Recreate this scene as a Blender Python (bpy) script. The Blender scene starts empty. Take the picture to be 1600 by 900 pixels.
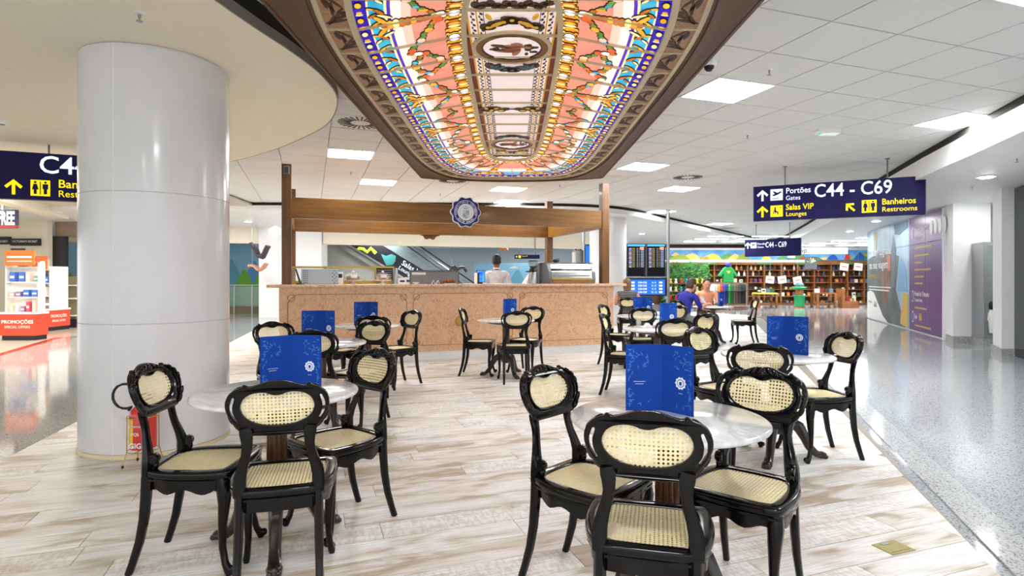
import bpy, bmesh, math, random
from mathutils import Vector, Matrix
random.seed(7)
S = bpy.context.scene
COL = S.collection
PI = math.pi
# ------------------------------------------------------------------ camera, world, exposure
H = 1.30                       # eye height
cam_d = bpy.data.cameras.new('camera'); cam = bpy.data.objects.new('camera', cam_d); COL.objects.link(cam)
cam.location = (0, 0, H); cam.rotation_euler = (PI/2, 0, 0)
cam_d.sensor_width = 36; cam_d.lens = 900/1600*36; cam_d.shift_y = -15/1600
cam_d.clip_start = .05; cam_d.clip_end = 200
S.camera = cam
W = bpy.data.worlds.new('world'); S.world = W; W.use_nodes = True
bgn = W.node_tree.nodes['Background']; bgn.inputs[0].default_value = (.96, .98, 1, 1); bgn.inputs[1].default_value = 1.25
S.view_settings.view_transform = 'Standard'; S.view_settings.look = 'None'
S.view_settings.gamma = 1; S.view_settings.use_curve_mapping = False
S.view_settings.exposure = .58
PANEL_E = 40.0                 # ceiling light panels
GLASS_E = 1.0                  # back-lit glass

EMK = .60                      # lit faces (signs, screens, glass) against the exposure
# ------------------------------------------------------------------ helpers
GA = math.radians(19.3); CU, SU = math.cos(GA), math.sin(GA)   # building grid: u right/away, v away/left
def uv(u, v): return (u*CU - v*SU, u*SU + v*CU)
def fl(px, py, z=0):           # photo column/row -> point of the horizontal plane z
    Y = 900*(H - z)/(py - 435); return ((px-800)/900*Y, Y)
def sd(px, Y): return (px-800)/900*Y
def hz(py, Y): return H + (435-py)*Y/900

def lin(c):
    return tuple((x/12.92 if x <= .04045 else ((x+.055)/1.055)**2.4) for x in c)
def rgb(r, g, b): return lin((r/255, g/255, b/255)) + (1,)

MATS = {}
def mat(name, c, rough=.5, metal=0, c2=None, scale=8, coat=0, emit=0, bump=0, alpha=1, stretch=None, spec=.5, detail=3, trans=0):
    if name in MATS: return MATS[name]
    m = bpy.data.materials.new(name); m.use_nodes = True; MATS[name] = m
    nt = m.node_tree; b = nt.nodes['Principled BSDF']
    b.inputs['Roughness'].default_value = rough; b.inputs['Metallic'].default_value = metal
    b.inputs['Coat Weight'].default_value = coat; b.inputs['Coat Roughness'].default_value = .08
    b.inputs['Specular IOR Level'].default_value = spec; b.inputs['Alpha'].default_value = alpha
    b.inputs['Transmission Weight'].default_value = trans
    if c2 is None: c2 = tuple(min(1, x*1.025) for x in c[:3]) + (1,)
    tc = nt.nodes.new('ShaderNodeTexCoord'); mp = nt.nodes.new('ShaderNodeMapping')
    nz = nt.nodes.new('ShaderNodeTexNoise'); rp = nt.nodes.new('ShaderNodeValToRGB')
    nt.links.new(tc.outputs['Object'], mp.inputs[0]); nt.links.new(mp.outputs[0], nz.inputs['Vector'])
    if stretch: mp.inputs['Scale'].default_value = stretch
    nz.inputs['Scale'].default_value = scale; nz.inputs['Detail'].default_value = detail
    rp.color_ramp.elements[0].position = .35; rp.color_ramp.elements[1].position = .65
    rp.color_ramp.elements[0].color = c; rp.color_ramp.elements[1].color = c2
    nt.links.new(nz.outputs[0], rp.inputs[0]); nt.links.new(rp.outputs[0], b.inputs['Base Color'])
    if emit:
        nt.links.new(rp.outputs[0], b.inputs['Emission Color']); b.inputs['Emission Strength'].default_value = emit
    if bump:
        bp = nt.nodes.new('ShaderNodeBump'); bp.inputs['Strength'].default_value = bump; bp.inputs['Distance'].default_value = .01
        nt.links.new(nz.outputs[0], bp.inputs['Height']); nt.links.new(bp.outputs[0], b.inputs['Normal'])
    return m
def glow(name, c, e=1.0, sample=False, c2=None, scale=6):
    m = mat(name, c, rough=.35, emit=e*(EMK if e < 5 else 1), c2=c2, scale=scale)
    b = m.node_tree.nodes['Principled BSDF']; b.inputs['Specular IOR Level'].default_value = .15
    if not sample: m.cycles.emission_sampling = 'NONE'
    return m

class MB:
    def __init__(s): s.v = []; s.f = []; s.mi = []
    def add(s, vs, fs, mi=0):
        o = len(s.v); s.v += [tuple(p) for p in vs]; s.f += [tuple(i+o for i in f) for f in fs]; s.mi += [mi]*len(fs); return s
    def box(s, x0, x1, y0, y1, z0, z1, mi=0, M=None):
        vs = [Vector(p) for p in ((x0,y0,z0),(x1,y0,z0),(x1,y1,z0),(x0,y1,z0),(x0,y0,z1),(x1,y0,z1),(x1,y1,z1),(x0,y1,z1))]
        if M: vs = [M @ p for p in vs]
        return s.add(vs, [(0,3,2,1),(4,5,6,7),(0,1,5,4),(1,2,6,5),(2,3,7,6),(3,0,4,7)], mi)
    def prism(s, pts, a, b, fr='xy', mi=0):      # polygon extruded between levels a..b along the third axis
        n = len(pts)
        def P(p, t):
            return (p[0], p[1], t) if fr == 'xy' else ((p[0], t, p[1]) if fr == 'xz' else (t, p[0], p[1]))
        vs = [P(p, a) for p in pts] + [P(p, b) for p in pts]
        fs = [tuple(range(n))[::-1], tuple(range(n, 2*n))] + [(i, (i+1) % n, n+(i+1) % n, n+i) for i in range(n)]
        return s.add(vs, fs, mi)
    def sweep(s, path, w, d, seg=8, side=None, cap=True, mi=0):
        P = [Vector(p) for p in path]; n = len(P)
        if not isinstance(w, (list, tuple)): w = [w]*n
        if not isinstance(d, (list, tuple)): d = [d]*n
        o = len(s.v)
        for i in range(n):
            t = (P[min(i+1, n-1)] - P[max(i-1, 0)])
            t = t.normalized() if t.length > 1e-9 else Vector((0,0,1))
            a = Vector(side) if side else (Vector((1,0,0)) if abs(t.x) < .9 else Vector((0,1,0)))
            a = (a - t*a.dot(t)).normalized(); b = t.cross(a)
            for k in range(seg):
                th = 2*PI*(k+.5)/seg; c, q = math.cos(th), math.sin(th)
                e = .75 if seg >= 8 else 1
                c = math.copysign(abs(c)**e, c); q = math.copysign(abs(q)**e, q)
                s.v.append(tuple(P[i] + a*(w[i]*.5*c) + b*(d[i]*.5*q)))
        for i in range(n-1):
            for k in range(seg):
                k2 = (k+1) % seg; s.f.append((o+i*seg+k, o+i*seg+k2, o+(i+1)*seg+k2, o+(i+1)*seg+k)); s.mi.append(mi)
        if cap:
            s.f.append(tuple(o+k for k in range(seg))[::-1]); s.f.append(tuple(o+(n-1)*seg+k for k in range(seg))); s.mi += [mi]*2
        return s
    def lathe(s, prof, seg=16, c=(0,0,0), mi=0, axis='z'):
        o = len(s.v); n = len(prof)
        for r, z in prof:
            for k in range(seg):
                th = 2*PI*k/seg; p = (r*math.cos(th), r*math.sin(th), z)
                if axis == 'x': p = (p[2], p[0], p[1])
                if axis == 'y': p = (p[0], p[2], p[1])
                s.v.append((c[0]+p[0], c[1]+p[1], c[2]+p[2]))
        for i in range(n-1):
            for k in range(seg):
                k2 = (k+1) % seg; s.f.append((o+i*seg+k, o+i*seg+k2, o+(i+1)*seg+k2, o+(i+1)*seg+k)); s.mi.append(mi)
        s.f.append(tuple(o+k for k in range(seg))[::-1]); s.f.append(tuple(o+(n-1)*seg+k for k in range(seg))); s.mi += [mi]*2
        return s
    def ell(s, c, rx, ry, rz, seg=12, rings=8, mi=0, M=None):
        o = len(s.v)
        for i in range(rings+1):
            ph = PI*i/rings
            for k in range(seg):
                th = 2*PI*k/seg
                p = Vector((rx*math.sin(ph)*math.cos(th), ry*math.sin(ph)*math.sin(th), rz*math.cos(ph)))
                if M: p = M @ p
                s.v.append((c[0]+p.x, c[1]+p.y, c[2]+p.z))
        for i in range(rings):
            for k in range(seg):
                k2 = (k+1) % seg; s.f.append((o+i*seg+k, o+(i+1)*seg+k, o+(i+1)*seg+k2, o+i*seg+k2)); s.mi.append(mi)
        return s
    def mesh(s, name, mats, smooth=False, bevel=0):
        me = bpy.data.meshes.new(name); me.from_pydata(s.v, [], s.f)
        for m in (mats if isinstance(mats, (list, tuple)) else [mats]): me.materials.append(m)
        me.polygons.foreach_set('material_index', s.mi)
        bm = bmesh.new(); bm.from_mesh(me)
        bmesh.ops.remove_doubles(bm, verts=bm.verts, dist=1e-5)
        bmesh.ops.recalc_face_normals(bm, faces=bm.faces)
        if bevel:
            es = [e for e in bm.edges if len(e.link_faces) == 2 and e.calc_face_angle(0) > .6]
            bmesh.ops.bevel(bm, geom=es, offset=bevel, segments=2, affect='EDGES', profile=.5)
        if smooth:
            for f in bm.faces: f.smooth = True
            for e in bm.edges:
                if len(e.link_faces) == 2 and e.calc_face_angle(0) > .8: e.smooth = False
        bm.to_mesh(me); bm.free(); me.update(); return me
    def build(s, name, mats, parent=None, smooth=False, bevel=0, loc=None, rotz=0):
        return link(name, s.mesh(name, mats, smooth, bevel), parent, loc, rotz)
def link(name, me, parent=None, loc=None, rotz=0):
    o = bpy.data.objects.new(name, me); COL.objects.link(o)
    if parent: o.parent = parent
    if loc: o.location = loc
    if rotz: o.rotation_euler = (0, 0, rotz)
    return o
def tag(o, label=None, cat=None, group=None, kind=None):
    if label: o['label'] = label
    if cat: o['category'] = cat
    if group: o['group'] = group
    if kind: o['kind'] = kind
    return o
def thing(name, label, cat, loc=(0,0,0), rotz=0, group=None):
    o = link(name, None, None, loc, rotz); o.empty_display_size = .1
    return tag(o, label, cat, group)
def struct(name, o): o['kind'] = 'structure'; return o
def copy_tree(o, parent=None):
    c = o.copy(); COL.objects.link(c)
    if parent: c.parent = parent
    for ch in KIDS.get(o.name, [x for x in o.children]): copy_tree(ch, c)
    return c
KIDS = {}
def face_rot(fx, fy): return math.atan2(-fx, fy)

def curve_mesh(name, loops, depth, m, bev=0, res=6, closed=True):
    """filled 2D outline with holes, smoothed, extruded; lies in local XY, thickness along Z"""
    cu = bpy.data.curves.new(name, 'CURVE'); cu.dimensions = '2D'; cu.fill_mode = 'BOTH'
    cu.extrude = max(depth/2 - bev, 0); cu.bevel_depth = bev; cu.offset = -bev; cu.bevel_resolution = 1; cu.resolution_u = res
    for lp in loops:
        sm = True
        if isinstance(lp, tuple): lp, sm = lp
        sp = cu.splines.new('BEZIER'); sp.bezier_points.add(len(lp)-1); sp.use_cyclic_u = True
        for bp, p in zip(sp.bezier_points, lp):
            bp.co = (p[0], p[1], 0); bp.handle_left_type = bp.handle_right_type = 'AUTO' if sm else 'VECTOR'
    tmp = bpy.data.objects.new('tmp', cu); COL.objects.link(tmp)
    bpy.context.view_layer.update()
    me = bpy.data.meshes.new_from_object(tmp); me.name = name
    bpy.data.objects.remove(tmp); bpy.data.curves.remove(cu)
    me.materials.clear(); me.materials.append(m)
    return me
def remap(me, fn, smooth=True, ang=.7):
    for v in me.vertices: v.co = fn(v.co)
    bm = bmesh.new(); bm.from_mesh(me)
    bmesh.ops.remove_doubles(bm, verts=bm.verts, dist=1e-5); bmesh.ops.recalc_face_normals(bm, faces=bm.faces)
    for f in bm.faces: f.smooth = smooth
    for e in bm.edges:
        if len(e.link_faces) == 2 and e.calc_face_angle(0) > ang: e.smooth = False
    bm.to_mesh(me); bm.free(); me.update(); return me
def text_mesh(t, size, m, align='LEFT', bold=0, ext=.0012, sx=1.0):
    cu = bpy.data.curves.new('t', 'FONT'); cu.body = t; cu.size = size; cu.align_x = align; cu.extrude = ext; cu.offset = bold*size; cu.resolution_u = 3
    tmp = bpy.data.objects.new('tmp', cu); COL.objects.link(tmp); bpy.context.view_layer.update()
    me = bpy.data.meshes.new_from_object(tmp); bpy.data.objects.remove(tmp); bpy.data.curves.remove(cu)
    me.materials.clear(); me.materials.append(m); me.name = 'lettering'
    if sx != 1: me.transform(Matrix.Diagonal((sx, 1, 1, 1)))
    return me
def text(t, size, m, parent, x, y, z, align='LEFT', bold=0, name='lettering', rot=0, sx=1.0):
    """lettering upright on a face whose outward normal is local -y"""
    me = text_mesh(t, size, m, align, bold, sx=sx)
    me.transform(Matrix.Translation((x, y, z)) @ Matrix.Rotation(PI/2, 4, 'X') @ Matrix.Rotation(rot, 4, 'Z'))
    return link(name, me, parent)
def flat(pts, y, m, parent, name, t=.002):
    """thin raised shape on a local xz face (normal -y)"""
    return MB().prism(pts, y-t, y, 'xz').build(name, m, parent)
def circ(cx, cy, r, n=20, ry=None, a0=0): return [(cx+r*math.cos(a0+2*PI*k/n), cy+(ry or r)*math.sin(a0+2*PI*k/n)) for k in range(n)]
def rect(x0, x1, y0, y1): return [(x0,y0),(x1,y0),(x1,y1),(x0,y1)]
def clip(poly, conv):
    """Sutherland-Hodgman against a counter-clockwise convex polygon"""
    out = poly
    for i in range(len(conv)):
        a, b = conv[i], conv[(i+1) % len(conv)]; src = out; out = []
        if not src: break
        def ins(p): return (b[0]-a[0])*(p[1]-a[1]) - (b[1]-a[1])*(p[0]-a[0]) >= -1e-9
        for j in range(len(src)):
            p, q = src[j-1], src[j]; ip, iq = ins(p), ins(q)
            if ip != iq:
                d1 = (b[0]-a[0])*(p[1]-a[1]) - (b[1]-a[1])*(p[0]-a[0]); d2 = (b[0]-a[0])*(q[1]-a[1]) - (b[1]-a[1])*(q[0]-a[0])
                t = d1/(d1-d2); out.append((p[0]+(q[0]-p[0])*t, p[1]+(q[1]-p[1])*t))
            if iq: out.append(q)
    return out
def area(p): return abs(sum(p[i-1][0]*p[i][1]-p[i][0]*p[i-1][1] for i in range(len(p))))/2

# ------------------------------------------------------------------ materials
WHITE = mat('white paint', rgb(240,241,241), .45)
CREAM = mat('cream plaster', rgb(250,241,217), .7)
CREAM2 = mat('cream wall', rgb(240,232,212), .6)
TILE = mat('mineral ceiling tile', rgb(220,221,219), .8, c2=rgb(226,227,225), scale=60)
GRID = mat('ceiling grid', rgb(168,168,166), .6)
DARKGAP = mat('painted gap shade', rgb(40,38,34), .9)  # dark colour painted in for the shade above the soffit edges
GREYEDGE = mat('grey soffit edge', rgb(150,146,136), .6)
COLWHITE = mat('enamelled white metal', rgb(224,224,226), .22, coat=.3)
BLACKLAC = mat('black lacquer', rgb(9,7,7), .14, coat=.04, c2=rgb(12,10,9), scale=20, spec=.28)
DARKWOOD = mat('dark carved wood', rgb(38,26,18), .3, coat=.3, c2=rgb(22,14,10), scale=14)
REDWOOD = mat('reddish fluted wood', rgb(92,56,32), .3, coat=.3, c2=rgb(58,33,18), scale=10, stretch=(6,6,.6))
BROWNWOOD = mat('brown veneer', rgb(128,86,28), .42, c2=rgb(106,68,18), scale=3, stretch=(.6,8,8), coat=.1)
POSTWOOD = mat('brown veneer upright', rgb(108,70,24), .45, c2=rgb(88,54,15), scale=3, stretch=(8,8,.5), coat=.1)
FRAMEWOOD = mat('ceiling frame wood', rgb(86,50,8), .5, c2=rgb(68,38,5), scale=3, stretch=(6,.5,6))
TAUPE = mat('taupe lead frame', rgb(206,190,156), .5)
BRASS = mat('brass', rgb(196,162,78), .3, .9)
STEEL = mat('brushed steel', rgb(170,172,174), .28, .9)
GREYM = mat('grey metal', rgb(128,130,132), .4, .4)
BLACK = mat('black plastic', rgb(18,18,20), .4)
NAVY = mat('navy sign face', rgb(24,18,74), .55, c2=rgb(27,20,82), spec=.2)
SIGNW = glow('sign white', rgb(222,232,255), .9)
SIGNY = glow('sign yellow', rgb(255,226,20), .8)
SHOPW = mat('shop white', rgb(246,244,240), .4)
RED = mat('promotion red', rgb(232,74,48), .4)
ORANGE = mat('promotion orange', rgb(248,120,48), .4)
GRANITE = None
def granite(name, base, dark, light, rough):
    m = mat(name, base, rough); nt = m.node_tree; b = nt.nodes['Principled BSDF']
    tc = nt.nodes.new('ShaderNodeTexCoord'); vo = nt.nodes.new('ShaderNodeTexVoronoi'); vo.inputs['Scale'].default_value = 130
    rp = nt.nodes.new('ShaderNodeValToRGB'); el = rp.color_ramp.elements
    el[0].position = .05; el[0].color = dark; el[1].position = .9; el[1].color = light
    e = el.new(.22); e.color = base; e = el.new(.5); e.color = light
    sp = nt.nodes.new('ShaderNodeSeparateColor')
    nt.links.new(tc.outputs['Object'], vo.inputs['Vector']); nt.links.new(vo.outputs['Color'], sp.inputs[0])
    nt.links.new(sp.outputs[0], rp.inputs[0]); nt.links.new(rp.outputs[0], b.inputs['Base Color'])
    return m
TERRAZZO = granite('polished grey granite', rgb(162,165,168), rgb(104,106,112), rgb(178,182,185), .08)
TERRSTRIP = granite('pale granite border', rgb(178,180,181), rgb(122,124,128), rgb(192,194,194), .1)
SKIRT = granite('granite skirting', rgb(150,150,150), rgb(80,80,84), rgb(190,190,188), .25)
# marble tops
def veined(name, c, vein, scale, rough, w=.06):
    m = mat(name, c, rough, coat=.3); nt = m.node_tree; b = nt.nodes['Principled BSDF']
    tc = nt.nodes.new('ShaderNodeTexCoord'); nz = nt.nodes.new('ShaderNodeTexNoise'); nz.inputs['Scale'].default_value = scale
    nz.inputs['Detail'].default_value = 8; nz.inputs['Distortion'].default_value = 1.25
    rp = nt.nodes.new('ShaderNodeValToRGB'); el = rp.color_ramp.elements
    el[0].position = .5-w; el[0].color = c; el[1].position = .5+w; el[1].color = tuple(min(1,x*1.05) for x in c[:3])+(1,)
    e = el.new(.5); e.color = vein
    nt.links.new(tc.outputs['Object'], nz.inputs['Vector']); nt.links.new(nz.outputs[0], rp.inputs[0]); nt.links.new(rp.outputs[0], b.inputs['Base Color'])
    return m
MARBLE = veined('white marble', rgb(226,226,225), rgb(200,202,204), 3.0, .14)
STONE = veined('pink marble', rgb(220,178,140), rgb(192,142,104), 11.0, .35, .035)
STONETOP = veined('pink marble top', rgb(216,176,146), rgb(186,138,108), 12.0, .25, .04)
GROOVE = mat('carved bronze line', rgb(150,104,58), .5)
# wood-look porcelain planks: colour differs plank by plank
def plankmat():
    m = mat('whitewashed wood plank', rgb(205,198,188), .42, spec=.3); nt = m.node_tree; b = nt.nodes['Principled BSDF']
    ge = nt.nodes.new('ShaderNodeNewGeometry'); oi = nt.nodes.new('ShaderNodeObjectInfo')
    ad = nt.nodes.new('ShaderNodeMath'); ad.operation = 'ADD'
    nt.links.new(ge.outputs['Random Per Island'], ad.inputs[0]); nt.links.new(oi.outputs['Random'], ad.inputs[1])
    fr = nt.nodes.new('ShaderNodeMath'); fr.operation = 'FRACT'; nt.links.new(ad.outputs[0], fr.inputs[0])
    sc = nt.nodes.new('ShaderNodeVectorMath'); sc.operation = 'SCALE'; sc.inputs[0].default_value = (37, 91, 53); nt.links.new(fr.outputs[0], sc.inputs['Scale'])
    vr = nt.nodes.new('ShaderNodeVectorRotate'); vr.rotation_type = 'Z_AXIS'; vr.inputs['Angle'].default_value = -GA
    nt.links.new(ge.outputs['Position'], vr.inputs['Vector'])
    va = nt.nodes.new('ShaderNodeVectorMath'); va.operation = 'ADD'; nt.links.new(vr.outputs[0], va.inputs[0]); nt.links.new(sc.outputs[0], va.inputs[1])
    def noise(scale, st, det, dist=0):
        mp = nt.nodes.new('ShaderNodeMapping'); mp.inputs['Scale'].default_value = st; nt.links.new(va.outputs[0], mp.inputs[0])
        n = nt.nodes.new('ShaderNodeTexNoise'); n.inputs['Scale'].default_value = scale; n.inputs['Detail'].default_value = det; n.inputs['Distortion'].default_value = dist
        nt.links.new(mp.outputs[0], n.inputs['Vector']); return n
    n1 = noise(2.2, (1, 3.2, 1), 8, .7)         # worn patches
    n2 = noise(4, (1.2, 26, 1), 7)             # grain
    n3 = noise(60, (1, .35, 1), 2)             # saw marks across
    r1 = nt.nodes.new('ShaderNodeValToRGB'); el = r1.color_ramp.elements
    el[0].position = .33; el[0].color = rgb(184,168,146); el[1].position = .60; el[1].color = rgb(238,238,238)
    e = el.new(.44); e.color = rgb(220,214,206); e = el.new(.52); e.color = rgb(230,228,226)
    sh = nt.nodes.new('ShaderNodeMath'); sh.operation = 'MULTIPLY_ADD'; nt.links.new(fr.outputs[0], sh.inputs[0]); sh.inputs[1].default_value = .2; 
    nt.links.new(n1.outputs[0], sh.inputs[2])
    s2 = nt.nodes.new('ShaderNodeMath'); s2.operation = 'SUBTRACT'; nt.links.new(sh.outputs[0], s2.inputs[0]); s2.inputs[1].default_value = .085
    nt.links.new(s2.outputs[0], r1.inputs[0])
    r2 = nt.nodes.new('ShaderNodeValToRGB'); r2.color_ramp.elements[0].position = .3; r2.color_ramp.elements[0].color = rgb(214,208,200)
    r2.color_ramp.elements[1].position = .6; r2.color_ramp.elements[1].color = (1,1,1,1); nt.links.new(n2.outputs[0], r2.inputs[0])
    mx = nt.nodes.new('ShaderNodeMix'); mx.data_type = 'RGBA'; mx.blend_type = 'MULTIPLY'; mx.inputs[0].default_value = .8
    nt.links.new(r1.outputs[0], mx.inputs[6]); nt.links.new(r2.outputs[0], mx.inputs[7])
    r3 = nt.nodes.new('ShaderNodeValToRGB'); r3.color_ramp.elements[0].position = .42; r3.color_ramp.elements[0].color = rgb(238,235,230)
    r3.color_ramp.elements[1].position = .55; r3.color_ramp.elements[1].color = (1,1,1,1); nt.links.new(n3.outputs[0], r3.inputs[0])
    m2 = nt.nodes.new('ShaderNodeMix'); m2.data_type = 'RGBA'; m2.blend_type = 'MULTIPLY'
    gt = nt.nodes.new('ShaderNodeMath'); gt.operation = 'GREATER_THAN'; gt.inputs[1].default_value = .72; nt.links.new(fr.outputs[0], gt.inputs[0]); nt.links.new(gt.outputs[0], m2.inputs[0])
    nt.links.new(mx.outputs[2], m2.inputs[6]); nt.links.new(r3.outputs[0], m2.inputs[7]); nt.links.new(m2.outputs[2], b.inputs['Base Color'])
    return m
PLANK = plankmat()
def canemat(name, ax):
    m = mat(name, rgb(250,236,190), .6, c2=rgb(242,224,172), scale=40); nt = m.node_tree; b = nt.nodes['Principled BSDF']; out = nt.nodes['Material Output']
    tc = nt.nodes.new('ShaderNodeTexCoord'); sp = nt.nodes.new('ShaderNodeSeparateXYZ'); nt.links.new(tc.outputs['Object'], sp.inputs[0])
    sq = []
    for k in (0, ax):
        a = nt.nodes.new('ShaderNodeMath'); a.operation = 'DIVIDE'; a.inputs[1].default_value = .0140; nt.links.new(sp.outputs[k], a.inputs[0])
        f = nt.nodes.new('ShaderNodeMath'); f.operation = 'FRACT'; nt.links.new(a.outputs[0], f.inputs[0])
        s = nt.nodes.new('ShaderNodeMath'); s.operation = 'SUBTRACT'; s.inputs[1].default_value = .5; nt.links.new(f.outputs[0], s.inputs[0])
        q = nt.nodes.new('ShaderNodeMath'); q.operation = 'MULTIPLY'; nt.links.new(s.outputs[0], q.inputs[0]); nt.links.new(s.outputs[0], q.inputs[1]); sq.append(q)
    ad = nt.nodes.new('ShaderNodeMath'); ad.operation = 'ADD'; nt.links.new(sq[0].outputs[0], ad.inputs[0]); nt.links.new(sq[1].outputs[0], ad.inputs[1])
    lt = nt.nodes.new('ShaderNodeMath'); lt.operation = 'LESS_THAN'; lt.inputs[1].default_value = .072; nt.links.new(ad.outputs[0], lt.inputs[0])
    tr = nt.nodes.new('ShaderNodeBsdfTransparent'); mx = nt.nodes.new('ShaderNodeMixShader')
    nt.links.new(lt.outputs[0], mx.inputs[0]); nt.links.new(b.outputs[0], mx.inputs[1]); nt.links.new(tr.outputs[0], mx.inputs[2]); nt.links.new(mx.outputs[0], out.inputs[0])
    return m
CANE_S = canemat('woven cane seat', 1); CANE_B = canemat('woven cane back', 2)
GLASSM = mat('clear glass', rgb(220,232,232), .05, alpha=.18)
GLASSD = mat('tinted glass', rgb(150,170,170), .05, alpha=.4)
# ================================================================== SETTING
# ---- floor
WOOD = [(-2.35,-.6),(1.05,-.6),(2.14,2.53),(8.1,18.6),(8.3,20.5),(7.2,22.2),(4,23),(-6,21.5),(-8,20)]
flo = struct('floor', MB().box(-40,40,-6,60,-.06,-.012).build('floor', TERRAZZO))
flo['label'] = 'polished grey granite floor around the wood-look cafe planks'
# granite lies flush except under the planks
def outside_slabs():
    m = MB()
    L = [(-2.35,-.6),(-8,20),(-8,60),(-40,60),(-40,-6),(-2.35,-6)]
    m.prism(L, -.012, 0)
    R = [(1.27,-.6),(1.27,-6),(40,-6),(40,60),(8.6,60),(8.6,20.5),(8.33,18.6),(2.36,2.53)]
    m.prism(R, -.012, 0)
    m.prism([(-2.35,-.6),(-2.35,-6),(1.27,-6),(1.27,-.6)], -.012, 0)
    m.prism([(-8,20),(-6,21.5),(4,23),(7.2,22.2),(8.3,20.5),(8.6,20.5),(8.6,60),(-8,60)], -.012, 0)
    return m
outside_slabs().build('granite_paving', TERRAZZO, flo)
d = Vector((8.1-2.14, 18.6-2.53)).normalized(); p0 = Vector((1.05,-.6)) 
n = Vector((d.y, -d.x)); L0 = 0
strip = MB().box(.004, 1.496, 0, .2, -.011, .0005).mesh('border_slab', TERRSTRIP)
for k in range(14):
    p = p0 + d*(1.5*k); o = link('border_slab', strip, flo, (p.x, p.y, 0)); o.rotation_euler = (0, 0, math.atan2(d.y, d.x)); o.location = (p.x+n.x*.2, p.y+n.y*.2, 0)
planks = []
rows = range(-8, 130)
for r in rows:
    v0 = r*.195; off = random.random()*1.2
    for k in range(-12, 22):
        u0 = k*1.2 + off
        q = [uv(u0+.002, v0+.002), uv(u0+1.198, v0+.002), uv(u0+1.198, v0+.193), uv(u0+.002, v0+.193)]
        q = clip(q, WOOD)
        if len(q) >= 3 and area(q) > .004:
            c = (sum(p[0] for p in q)/len(q), sum(p[1] for p in q)/len(q)); planks.append((c, q))
def seen(c, pad=.15): return c[1] > 1.2 and abs(c[0])/c[1] < .889+pad
planks.sort(key=lambda t: (not seen(t[0]), t[0][0]**2+t[0][1]**2))
rest = MB()
MB().prism(WOOD, -.0118, -.0035).build('grout_bed', mat('grey grout', rgb(150,142,132), .8), flo)
for i, (c, q) in enumerate(planks):
    if i < 300:
        MB().prism([(p[0]-c[0], p[1]-c[1]) for p in q], -.011, 0).build('plank', PLANK, flo, loc=(c[0], c[1], 0))
    else: rest.prism(q, -.011, 0)
ro = rest.build('plank_field', PLANK, flo); ro['kind'] = 'stuff'
def floor_plate(px, py, label):
    x, y = fl(px, py); t = thing('floor_outlet_plate', label, 'floor plate', (x, y, 0), GA)
    MB().box(-.075,.075,-.055,.055,.0,.004).build('cover', mat('dull brass plate', rgb(150,140,84), .45, .5), t, bevel=.001)
    MB().box(-.03,.02,.028,.045,.004,.0055).build('latch', STEEL, t)
    MB().box(-.06,.06,-.04,-.036,.004,.0055).build('hinge_line', GROOVE, t)
floor_plate(1396, 856, 'small brass outlet plate in the planks at lower right')
floor_plate(402, 696, 'small brass outlet plate in the planks beside the round column')

# ---- tile ceiling
ZC = 3.20
cei = struct('ceiling', MB().box(-30,30,-4,45,ZC+.02,ZC+.06).build('ceiling', GRID))
U0, V0, DU, DV = 3.64, 4.48, .68, .62
LIGHTS = [(0,0),(5,0),(2,6),(5,9),(8,15),(14,18),(-5,7),(-4,11),(0,11),(1,14),(-7,3),(9,5),(11,12)]
LIGHTS = [(0,0),(5,0),(2,6),(5,9),(8,15),(14,19),(-5,7),(-4,11),(0,11),(1,14),(15,23),(-3,16),(4,17),(1,-4),(-6,-8),(-9,-10)]  # final two panels added out of view to light the front chairs
DIFF = [(-1.87,7.1),(-1.2,11.5),(3.29,10.96),(8.4,21.9)]
def tile_ij(x, y):
    u = x*CU+y*SU; v = -x*SU+y*CU; return (math.floor((u-U0)/DU), math.floor((v-V0)/DV))
DT = [tile_ij(*p) for p in DIFF]
tiles = []
for i in range(-34, 34):
    for j in range(-9, 46):
        if (i, j) in LIGHTS or (i, j) in DT: continue
        x, y = uv(U0+(i+.5)*DU, V0+(j+.5)*DV)
        if -16 < x < 14 and -4 < y < 30: tiles.append((x, y))
# keep tiles that the box of the glass ceiling and the low soffits do not cover
def vis(x, y):
    if y < 2.5 or abs(x)/y > .97: return False
    if 1.9*900/y > 470: return False
    if abs(x) < 1.2 and y < 8.3: return False
    if y < 8.5 and x < -1.7: return False
    return True
tiles.sort(key=lambda p: (not vis(*p), p[0]**2+p[1]**2))
tm = MB().box(-DU/2+.006, DU/2-.006, -DV/2+.006, DV/2-.006, 0, .018).mesh('ceiling_tile', TILE, bevel=.003)
tr = MB()
R19 = Matrix.Rotation(GA, 4, 'Z')
for i, (x, y) in enumerate(tiles):
    if i < 300: link('ceiling_tile', tm, cei, (x, y, ZC), GA)
    else: tr.box(-DU/2+.006, DU/2-.006, -DV/2+.006, DV/2-.006, 0, .018, M=Matrix.Translation((x, y, ZC)) @ R19)
t_ = tr.build('tile_field', TILE, cei); t_['kind'] = 'stuff'
PANEL = glow('light panel diffuser', (.97, .985, 1, 1), PANEL_E, True); DOWN = glow('downlight lens', (.98, .98, 1, 1), 130, True); WARM = glow('warm spot lens', (1, .92, .8, 1), 320, True)
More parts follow.
